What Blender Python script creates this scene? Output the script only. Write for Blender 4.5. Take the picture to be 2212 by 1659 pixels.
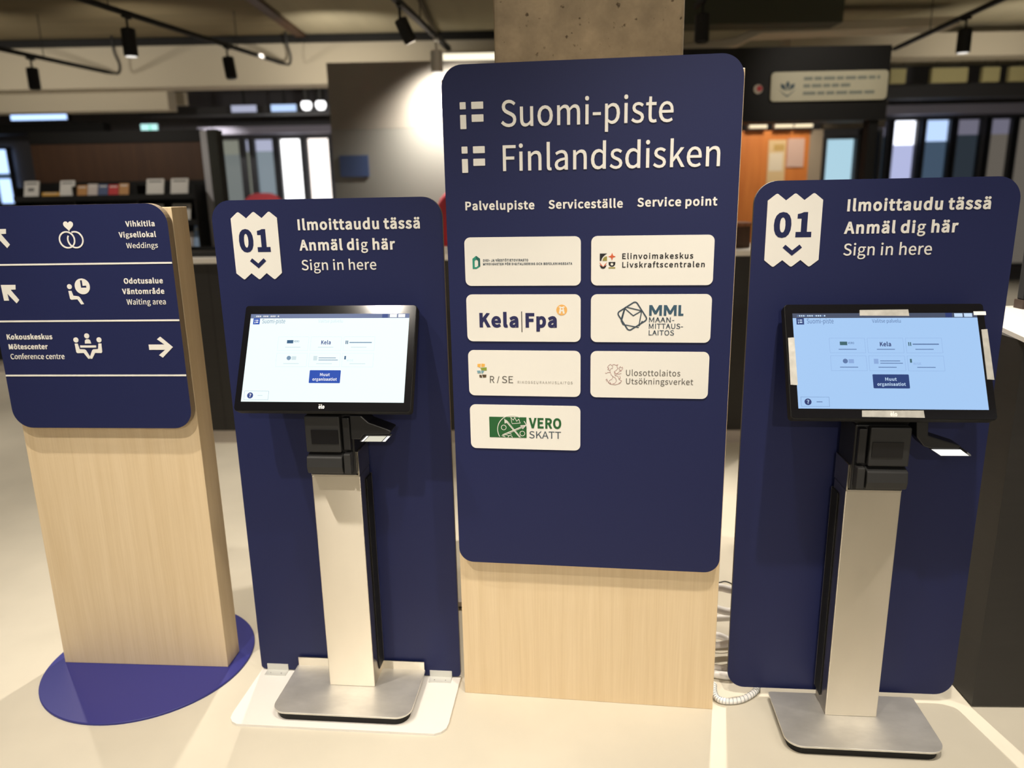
import bpy, bmesh, math, random
from mathutils import Vector, Matrix
random.seed(7)
for o in list(bpy.data.objects): bpy.data.objects.remove(o, do_unlink=True)
SC = bpy.context.scene
COL = SC.collection
PI = math.pi
R = math.radians

# ------------------------------------------------------------------ camera
FPX, PITCH, ROLL, CAM_H = 1653.154, 0.245253, -0.019494, 1.5
cd = bpy.data.cameras.new('camera')
cam = bpy.data.objects.new('camera', cd); COL.objects.link(cam)
cd.sensor_fit = 'HORIZONTAL'; cd.sensor_width = 36.0
cd.lens = FPX / 2212 * 36.0
fw = Vector((0, math.cos(PITCH), -math.sin(PITCH))); rt = Vector((1, 0, 0)); up = rt.cross(fw)
r2 = rt * math.cos(ROLL) + up * math.sin(ROLL); u2 = -rt * math.sin(ROLL) + up * math.cos(ROLL)
m = Matrix((r2, u2, -fw)).transposed().to_4x4(); m.translation = Vector((0, 0, CAM_H)); cam.matrix_world = m
cd.clip_start = 0.05
cd.dof.use_dof = True; cd.dof.focus_distance = 2.06; cd.dof.aperture_fstop = 1.8
SC.camera = cam

# ------------------------------------------------------------------ exposure
vs = SC.view_settings
vs.view_transform = 'Standard'; vs.look = 'None'; vs.exposure = -0.06; vs.gamma = 1.0; vs.use_curve_mapping = False

# ------------------------------------------------------------------ world (even ambient fill, added through the open side behind the viewer)
w = bpy.data.worlds.new('ambient_fill'); SC.world = w; w.use_nodes = True
bg = w.node_tree.nodes['Background']; bg.inputs[0].default_value = (1.0, 0.93, 0.82, 1); bg.inputs[1].default_value = 0.30

# ------------------------------------------------------------------ ceiling spot lamps, plus unseen fill spots added to brighten the room
def spot(name, loc, aim, power, size=1.0, blend=0.5, col=(1.0, 0.91, 0.79), rad=0.03):
    l = bpy.data.lights.new(name, 'SPOT'); l.energy = power; l.spot_size = size; l.spot_blend = blend; l.color = col; l.shadow_soft_size = rad
    o = bpy.data.objects.new(name, l); COL.objects.link(o); o.location = loc
    o.rotation_euler = (Vector(aim) - Vector(loc)).to_track_quat('-Z', 'Y').to_euler(); return o
spot('spot_light', (0.10, -3.40, 3.05), (0.05, 2.0, 0.20), 300, R(42), 1.0)
spot('spot_light', (-1.40, 1.50, 3.05), (-1.05, 1.95, 0.0), 185, R(70), 1.0)
spot('spot_light', (-1.15, 0.60, 3.05), (-0.75, 2.0, 0.2), 160, R(66), 1.0)
spot('spot_light', (0.70, 1.02, 3.05), (0.72, 1.75, 0.0), 205, R(68), 1.0)
spot('spot_light', (0.10, 1.05, 3.05), (0.12, 1.75, 0.0), 105, R(64), 1.0)
spot('spot_light', (1.10, 3.78, 3.05), (0.75, 2.0, 0.0), 430, R(80), 0.6)
spot('spot_light', (-0.95, 3.75, 3.05), (-0.75, 3.1, 0.0), 240, R(85), 0.8)
spot('spot_light', (-3.0, 4.2, 3.05), (-2.6, 3.6, 0.0), 170, R(95), 0.8)
spot('spot_light', (-0.553, 6.60, 2.42), (-0.42, 6.99, 2.0), 190, R(150), 1.0)
spot('spot_light', (3.0, 7.9, 2.9), (2.9, 9.0, 1.3), 110, R(80), 0.7, (1.0, 0.84, 0.62))
spot('spot_light', (2.5, 4.9, 2.95), (2.57, 6.47, 2.28), 45, R(50), 0.9)  # unseen spot added to brighten the white header sign
spot('spot_light', (0.25, 0.9, 3.1), (0.27, 2.65, 2.2), 40, R(45), 1.0)  # unseen spot added to brighten the front of the pillar
spot('spot_light', (-3.4, 5.6, 2.9), (-3.4, 6.8, 1.4), 60, R(85), 0.8)
spot('spot_light', (2.1, 1.4, 3.0), (2.0, 2.2, 1.1), 110, R(60), 0.6)
for x, y, ax, p in ((-5.4, 7.0, -5.4, 75), (-3.5, 7.0, -3.5, 55), (-1.7, 7.6, -1.7, 70), (5.2, 7.6, 5.2, 45)):
    spot('bulkhead_fill', (x, y, 2.45), (ax, 9.0, 2.95), p, R(110), 1.0)  # unseen spots added to brighten the beige bulkhead
for x, y, p in ((-5.0, 5.5, 130), (-2.4, 8.2, 150), (-4.2, 11.3, 130), (2.2, 5.3, 130), (4.8, 6.5, 130), (5.8, 9.9, 150), (-1.6, 11.3, 120), (-2.6, 0.8, 70), (0.4, -1.6, 60), (3.0, 0.4, 100)):
    spot('room_fill', (x, y, 2.9), (x, y, 0), p, R(110), 0.8)  # unseen spots added as fill, lifting the room by floor bounce

# ------------------------------------------------------------------ materials
def lin(r, g, b):
    f = lambda c: (c / 12.92 if c <= .04045 else ((c + .055) / 1.055) ** 2.4)
    return (f(r / 255), f(g / 255), f(b / 255))
def mat(name, col, rough=0.5, metal=0.0, noise=0.0, scale=(8, 8, 8), bump=0.0, emit=None, es=1.0, spec=0.5, aniso=0.0, detail=4.0):
    M = bpy.data.materials.new(name); M.use_nodes = True; nt = M.node_tree; b = nt.nodes['Principled BSDF']
    b.inputs['Base Color'].default_value = (*col, 1); b.inputs['Roughness'].default_value = rough; b.inputs['Metallic'].default_value = metal
    b.inputs['Specular IOR Level'].default_value = spec
    if aniso:
        b.inputs['Anisotropic'].default_value = aniso; b.inputs['Anisotropic Rotation'].default_value = .25
        tg = nt.nodes.new('ShaderNodeTangent'); tg.direction_type = 'RADIAL'; tg.axis = 'Z'; nt.links.new(tg.outputs[0], b.inputs['Tangent'])
    if emit: b.inputs['Emission Color'].default_value = (*emit, 1); b.inputs['Emission Strength'].default_value = es
    if noise or bump:
        tc = nt.nodes.new('ShaderNodeTexCoord'); mp = nt.nodes.new('ShaderNodeMapping'); mp.inputs['Scale'].default_value = scale
        nz = nt.nodes.new('ShaderNodeTexNoise'); nz.inputs['Scale'].default_value = 1.0; nz.inputs['Detail'].default_value = detail
        nt.links.new(tc.outputs['Object'], mp.inputs[0]); nt.links.new(mp.outputs[0], nz.inputs[0])
        if noise:
            rp = nt.nodes.new('ShaderNodeValToRGB')
            rp.color_ramp.elements[0].position = .3; rp.color_ramp.elements[1].position = .7
            rp.color_ramp.elements[0].color = (*[c * (1 - noise) for c in col], 1); rp.color_ramp.elements[1].color = (*[min(1, c * (1 + noise)) for c in col], 1)
            nt.links.new(nz.outputs[0], rp.inputs[0]); nt.links.new(rp.outputs[0], b.inputs['Base Color'])
        if bump:
            bp = nt.nodes.new('ShaderNodeBump'); bp.inputs['Strength'].default_value = bump; bp.inputs['Distance'].default_value = .002
            nt.links.new(nz.outputs[0], bp.inputs['Height']); nt.links.new(bp.outputs[0], b.inputs['Normal'])
    return M
def emis(name, col, s=1.0):
    return mat(name, (0.01, 0.01, 0.01), .4, emit=col, es=s, spec=.08)
def wood(name, c1, c2, sx=38, sz=1.1, rough=.5):
    M = mat(name, c1, rough); nt = M.node_tree; b = nt.nodes['Principled BSDF']
    tc = nt.nodes.new('ShaderNodeTexCoord'); mp = nt.nodes.new('ShaderNodeMapping'); mp.inputs['Scale'].default_value = (sx, sx, sz)
    n1 = nt.nodes.new('ShaderNodeTexNoise'); n1.inputs['Scale'].default_value = 1; n1.inputs['Detail'].default_value = 8; n1.inputs['Distortion'].default_value = .6
    mp2 = nt.nodes.new('ShaderNodeMapping'); mp2.inputs['Scale'].default_value = (sx * 6, sx * 6, sz * 5)
    n2 = nt.nodes.new('ShaderNodeTexNoise'); n2.inputs['Scale'].default_value = 1; n2.inputs['Detail'].default_value = 3
    mx = nt.nodes.new('ShaderNodeMix'); mx.data_type = 'FLOAT'; mx.inputs[0].default_value = .4
    rp = nt.nodes.new('ShaderNodeValToRGB'); rp.color_ramp.elements[0].position = .33; rp.color_ramp.elements[1].position = .66
    rp.color_ramp.elements[0].color = (*c2, 1); rp.color_ramp.elements[1].color = (*c1, 1)
    L = nt.links.new
    L(tc.outputs['Object'], mp.inputs[0]); L(tc.outputs['Object'], mp2.inputs[0]); L(mp.outputs[0], n1.inputs[0]); L(mp2.outputs[0], n2.inputs[0])
    L(n1.outputs[0], mx.inputs[2]); L(n2.outputs[0], mx.inputs[3]); L(mx.outputs[0], rp.inputs[0]); L(rp.outputs[0], b.inputs['Base Color'])
    return M
def concrete(name, col, pits=True):
    M = mat(name, col, .85); nt = M.node_tree; b = nt.nodes['Principled BSDF']; L = nt.links.new
    tc = nt.nodes.new('ShaderNodeTexCoord')
    n1 = nt.nodes.new('ShaderNodeTexNoise'); n1.inputs['Scale'].default_value = 9; n1.inputs['Detail'].default_value = 10; n1.inputs['Roughness'].default_value = .65
    rp = nt.nodes.new('ShaderNodeValToRGB'); rp.color_ramp.elements[0].position = .3; rp.color_ramp.elements[1].position = .72
    rp.color_ramp.elements[0].color = (*[c * .72 for c in col], 1); rp.color_ramp.elements[1].color = (*[min(1, c * 1.22) for c in col], 1)
    L(tc.outputs['Object'], n1.inputs[0]); L(n1.outputs[0], rp.inputs[0])
    n2 = nt.nodes.new('ShaderNodeTexNoise'); n2.inputs['Scale'].default_value = 48; n2.inputs['Detail'].default_value = 3
    r3 = nt.nodes.new('ShaderNodeValToRGB'); r3.color_ramp.elements[0].position = .27; r3.color_ramp.elements[1].position = .34
    r3.color_ramp.elements[0].color = (.3, .27, .24, 1); r3.color_ramp.elements[1].color = (1, 1, 1, 1)
    L(tc.outputs['Object'], n2.inputs[0]); L(n2.outputs[0], r3.inputs[0])
    mx = nt.nodes.new('ShaderNodeMix'); mx.data_type = 'RGBA'; mx.blend_type = 'MULTIPLY'; mx.inputs[0].default_value = 1.0
    L(rp.outputs[0], mx.inputs[6]); L(r3.outputs[0], mx.inputs[7]); L(mx.outputs[2], b.inputs['Base Color'])
    bp = nt.nodes.new('ShaderNodeBump'); bp.inputs['Strength'].default_value = .5; bp.inputs['Distance'].default_value = .01
    L(r3.outputs[0], bp.inputs['Height']); L(bp.outputs[0], b.inputs['Normal'])
    return M

NAVY = mat('navy_laminate', (.0120, .0168, .074), .48, noise=.05, scale=(300, 300, 300), spec=.3)
NAVY2 = mat('navy_floor_steel', (.030, .032, .21), .40, spec=.4)
WHITE = mat('white_print', (.80, .78, .72), .5)
PLATE = mat('white_plate', (.80, .78, .72), .45)
OAK = wood('pale_oak', lin(228, 206, 170), lin(216, 192, 153))
OAKSIDE = mat('beige_board_edge', lin(150, 132, 108), .6)
STEEL = mat('brushed_steel', (.78, .72, .61), .34, 1.0, noise=.05, scale=(5, 5, 2), aniso=1.0)
STEELB = mat('brushed_steel_plate', (.78, .76, .71), .52, .9, noise=.12, scale=(9, 16, 9), detail=6)
BLACK = mat('black_plastic', (.012, .012, .013), .38)
BLACKM = mat('matt_black', (.010, .010, .010), .6, spec=.3)
BLACKG = mat('gloss_black', (.006, .006, .008), .10)
DARKG = mat('dark_grey_plastic', (.020, .020, .020), .5)
EDGEG = mat('grey_board_edge', (.16, .155, .15), .6)
WHITESTEEL = mat('white_powder_coat', (.80, .77, .72), .5)
GALV = mat('zinc_bracket', (.66, .66, .62), .45, .35)
TAPE = mat('silver_duct_tape', (.50, .49, .45), .42, .25, noise=.12, scale=(60, 60, 60), bump=.4)
TAPEW = mat('white_tape', (.95, .93, .88), .5)
FLOORM = mat('micro_cement', lin(203, 196, 179), .55, noise=.07, scale=(2.2, 2.2, 2.2), detail=8, spec=.35)
CONC = concrete('rough_concrete', lin(172, 155, 128))
CEILB = mat('concrete_ceiling', lin(118, 106, 78), .9, noise=.12, scale=(.8, 5, 1))
CEILL = mat('pale_ceiling', lin(168, 160, 134), .9, noise=.08, scale=(5, .6, 1))
BEIGE = mat('beige_bulkhead', lin(196, 187, 166), .85)
DARKW = mat('charcoal_panel', (.22, .205, .18), .5, noise=.05, scale=(3, 3, 3))
GLOSSW = mat('charcoal_glass', (.20, .20, .185), .25)
BACKW = mat('dim_grey_wall', (.10, .10, .115), .8)
COUNTER = mat('black_counter_laminate', (.017, .015, .013), .55, noise=.1, scale=(4, 4, 40))
WTOP = mat('white_worktop', (.82, .79, .74), .4)
PLINTH = mat('steel_plinth', (.55, .50, .46), .45, .3)
CABLE = mat('white_cable_sleeve', (.88, .86, .83), .5)
DCABLE = mat('black_cable', (.02, .02, .02), .5)
BROWNP = wood('walnut_panel', lin(78, 52, 32), lin(66, 42, 26), 20, .8, .6)
ORANGE = wood('orange_wood', lin(214, 134, 66), lin(190, 110, 50), 6, .6, .5)
FRAME = mat('dark_window_frame', (.02, .022, .03), .5)
PAPER = mat('paper_white', (.62, .61, .58), .7)
LENS = emis('lamp_lens', (1, .95, .88), 1.1)

# ------------------------------------------------------------------ mesh builders
class MB:
    def __init__(s): s.v = []; s.f = []; s.m = []; s.ms = []
    def mi(s, M):
        if M not in s.ms: s.ms.append(M)
        return s.ms.index(M)
    def add(s, V, F, M):
        k = len(s.v); i = s.mi(M); s.v += [tuple(p) for p in V]
        for f in F: s.f.append([a + k for a in f]); s.m.append(i)
        return s
    def box(s, x0, x1, y0, y1, z0, z1, M):
        V = [(x0, y0, z0), (x1, y0, z0), (x1, y1, z0), (x0, y1, z0), (x0, y0, z1), (x1, y0, z1), (x1, y1, z1), (x0, y1, z1)]
        return s.add(V, [(0, 3, 2, 1), (4, 5, 6, 7), (0, 1, 5, 4), (1, 2, 6, 5), (2, 3, 7, 6), (3, 0, 4, 7)], M)
    def prism(s, poly, a, b, M, ax='y', side=None):
        """poly of 2-D points swept from a to b along an axis: 'y' -> poly is (x,z); 'z' -> (x,y); 'x' -> (y,z)"""
        def P(p, t):
            return (p[0], t, p[1]) if ax == 'y' else ((p[0], p[1], t) if ax == 'z' else (t, p[0], p[1]))
        n = len(poly); V = [P(p, a) for p in poly] + [P(p, b) for p in poly]
        s.add(V, [list(range(n))[::-1], list(range(n, 2 * n))], M)
        k = len(s.v) - 2 * n; i = s.mi(side or M)
        for j in range(n):
            q = (j + 1) % n; s.f.append([k + j, k + q, k + n + q, k + n + j]); s.m.append(i)
        return s
    def tube(s, pts, r, M, n=10, closed=False):
        pts = [Vector(p) for p in pts]; N = len(pts); V = []; F = []
        t0 = (pts[1] - pts[0]).normalized(); a = Vector((0, 0, 1)) if abs(t0.z) < .9 else Vector((1, 0, 0)); nrm = t0.cross(a).normalized()
        for i, p in enumerate(pts):
            t = ((pts[min(i + 1, N - 1)] - pts[max(i - 1, 0)])).normalized(); nrm = (nrm - t * nrm.dot(t)).normalized(); b = t.cross(nrm)
            for j in range(n):
                q = 2 * PI * j / n; V.append(p + (nrm * math.cos(q) + b * math.sin(q)) * r)
        for i in range(N - 1):
            for j in range(n): F.append((i * n + j, i * n + (j + 1) % n, (i + 1) * n + (j + 1) % n, (i + 1) * n + j))
        F += [tuple(range(n))[::-1], tuple(range((N - 1) * n, N * n))]
        return s.add(V, F, M)
    def lathe(s, prof, M, n=24, c=(0, 0, 0)):
        V = []; F = []; k = len(prof)
        for j in range(n):
            q = 2 * PI * j / n
            for r_, z in prof: V.append((c[0] + r_ * math.cos(q), c[1] + r_ * math.sin(q), c[2] + z))
        for j in range(n):
            for i in range(k - 1): F.append((j * k + i, ((j + 1) % n) * k + i, ((j + 1) % n) * k + i + 1, j * k + i + 1))
        F += [[j * k for j in range(n)][::-1], [j * k + k - 1 for j in range(n)]]
        return s.add(V, F, M)
    def build(s, name, parent=None, bevel=0.0, seg=2, smooth=False):
        me = bpy.data.meshes.new(name); me.from_pydata(s.v, [], s.f)
        for M in s.ms: me.materials.append(M)
        for p, i in zip(me.polygons, s.m): p.material_index = i
        bm = bmesh.new(); bm.from_mesh(me); bmesh.ops.remove_doubles(bm, verts=bm.verts, dist=1e-6); bmesh.ops.recalc_face_normals(bm, faces=bm.faces)
        if bevel:
            es = [e for e in bm.edges if len(e.link_faces) == 2 and e.calc_face_angle(0) > .5]
            bmesh.ops.bevel(bm, geom=es, offset=bevel, segments=seg, affect='EDGES', profile=.5, clamp_overlap=True)
        bm.to_mesh(me); bm.free()
        if smooth:
            for p in me.polygons: p.use_smooth = True
        me.update()
        return link(name, me, parent)
def link(name, me, parent=None):
    o = bpy.data.objects.new(name, me); COL.objects.link(o)
    if parent: o.parent = parent
    return o
def tag(o, label, cat, group=None, kind=None):
    o['label'] = label; o['category'] = cat
    if group: o['group'] = group
    if kind: o['kind'] = kind
    return o
def thing(name, label, cat, loc, yaw=0, group=None):
    o = bpy.data.objects.new(name, None); COL.objects.link(o); o.location = loc; o.rotation_euler = (0, 0, yaw); o.empty_display_size = .1
    return tag(o, label, cat, group)
def struct(o): o['kind'] = 'structure'; return o
def rrect(x0, x1, z0, z1, r, n=8):
    """rounded rectangle; r is one radius or four (bl, br, tr, tl)"""
    rr = (r,) * 4 if not isinstance(r, (tuple, list)) else r; P = []
    for (cx, cz, a, q) in ((x0, z0, PI, rr[0]), (x1, z0, 1.5 * PI, rr[1]), (x1, z1, 0, rr[2]), (x0, z1, .5 * PI, rr[3])):
        sx = 1 if cx == x0 else -1; sz = 1 if cz == z0 else -1; ox, oz = cx + sx * q, cz + sz * q
        if q <= 0: P.append((cx, cz)); continue
        for i in range(n + 1):
            t = a + .5 * PI * i / n; P.append((ox + q * math.cos(t), oz + q * math.sin(t)))
    return P
def circ(cx, cz, r, n=28, a0=0, a1=2 * PI):
    full = abs(a1 - a0 - 2 * PI) < 1e-6
    return [(cx + r * math.cos(a0 + (a1 - a0) * i / (n if full else n - 1)), cz + r * math.sin(a0 + (a1 - a0) * i / (n if full else n - 1))) for i in range(n)]
def ell(cx, cz, rx, rz, n=28): return [(cx + rx * math.cos(2 * PI * i / n), cz + rz * math.sin(2 * PI * i / n)) for i in range(n)]
def stroke(pts, wd, closed=False):
    """outline polygon of a polyline with width wd (mitred)"""
    P = [Vector(p) for p in pts]; n = len(P); A = []; B = []
    for i in range(n):
        if closed: d0 = (P[i] - P[i - 1]).normalized(); d1 = (P[(i + 1) % n] - P[i]).normalized()
        else:
            d1 = (P[min(i + 1, n - 1)] - P[min(i, n - 2)]).normalized(); d0 = (P[max(i, 1)] - P[max(i - 1, 0)]).normalized()
        t = (d0 + d1); t = t.normalized() if t.length > 1e-6 else d1
        nn = Vector((-t.y, t.x)); c = max(.35, abs(nn.dot(Vector((-d1.y, d1.x)))))
        A.append(tuple(P[i] + nn * (wd / 2 / c))); B.append(tuple(P[i] - nn * (wd / 2 / c)))
    return [A, B] if closed else [A + B[::-1]]
def flat(polys, ext=.0006, off=0.0):
    """fill 2-D outlines (inner ones become holes); returns verts (x,z in plane, y thickness) and faces"""
    cu = bpy.data.curves.new('t', 'CURVE'); cu.dimensions = '2D'; cu.fill_mode = 'BOTH'; cu.extrude = ext; cu.offset = off
    for p in polys:
        sp = cu.splines.new('POLY'); sp.points.add(len(p) - 1); sp.use_cyclic_u = True
        for q, (x, z) in zip(sp.points, p): q.co = (x, z, 0, 1)
    ob = bpy.data.objects.new('t', cu); COL.objects.link(ob)
    dg = bpy.context.evaluated_depsgraph_get(); me = bpy.data.meshes.new_from_object(ob.evaluated_get(dg))
    V = [(v.co.x, -v.co.z, v.co.y) for v in me.vertices]; F = [tuple(p.vertices) for p in me.polygons]
    bpy.data.objects.remove(ob); bpy.data.curves.remove(cu); bpy.data.meshes.remove(me)
    return V, F
def area(p): return .5 * sum(p[i - 1][0] * p[i][1] - p[i][0] * p[i - 1][1] for i in range(len(p)))
def inside(q, p):
    c = False
    for i in range(len(p)):
        (x0, y0), (x1, y1) = p[i - 1], p[i]
        if (y0 > q[1]) != (y1 > q[1]) and q[0] < (x1 - x0) * (q[1] - y0) / (y1 - y0) + x0: c = not c
    return c
def grow(polys, off):
    out = []
    for i, p in enumerate(polys):
        hole = sum(inside(p[0], o) for j, o in enumerate(polys) if j != i) % 2
        if (area(p) > 0) == bool(hole): p = p[::-1]
        if hole: xs_ = [q[0] for q in p]; zs_ = [q[1] for q in p]; off_ = min(off, .27 * min(max(xs_) - min(xs_), max(zs_) - min(zs_)))
        else: off_ = off
        n = len(p); g = []
        for k in range(n):
            a = Vector(p[k - 1]); b = Vector(p[k]); c = Vector(p[(k + 1) % n]); d0 = b - a; d1 = c - b
            if d0.length < 1e-9 or d1.length < 1e-9: continue
            n0 = Vector((d0.y, -d0.x)).normalized(); n1 = Vector((d1.y, -d1.x)).normalized(); m_ = n0 + n1
            if m_.length < .2: g.append(tuple(b + n0 * off_)); continue
            m_.normalize(); g.append(tuple(b + m_ * (off_ / max(.7, m_.dot(n0)))))
        out.append(g)
    return out
def put(mb, polys, M, y, ext=.0006, off=0.0):
    if off: polys = grow(polys, off)
    V, F = flat(polys, ext); mb.add([(a, b + y, c) for a, b, c in V], F, M); return mb

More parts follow.
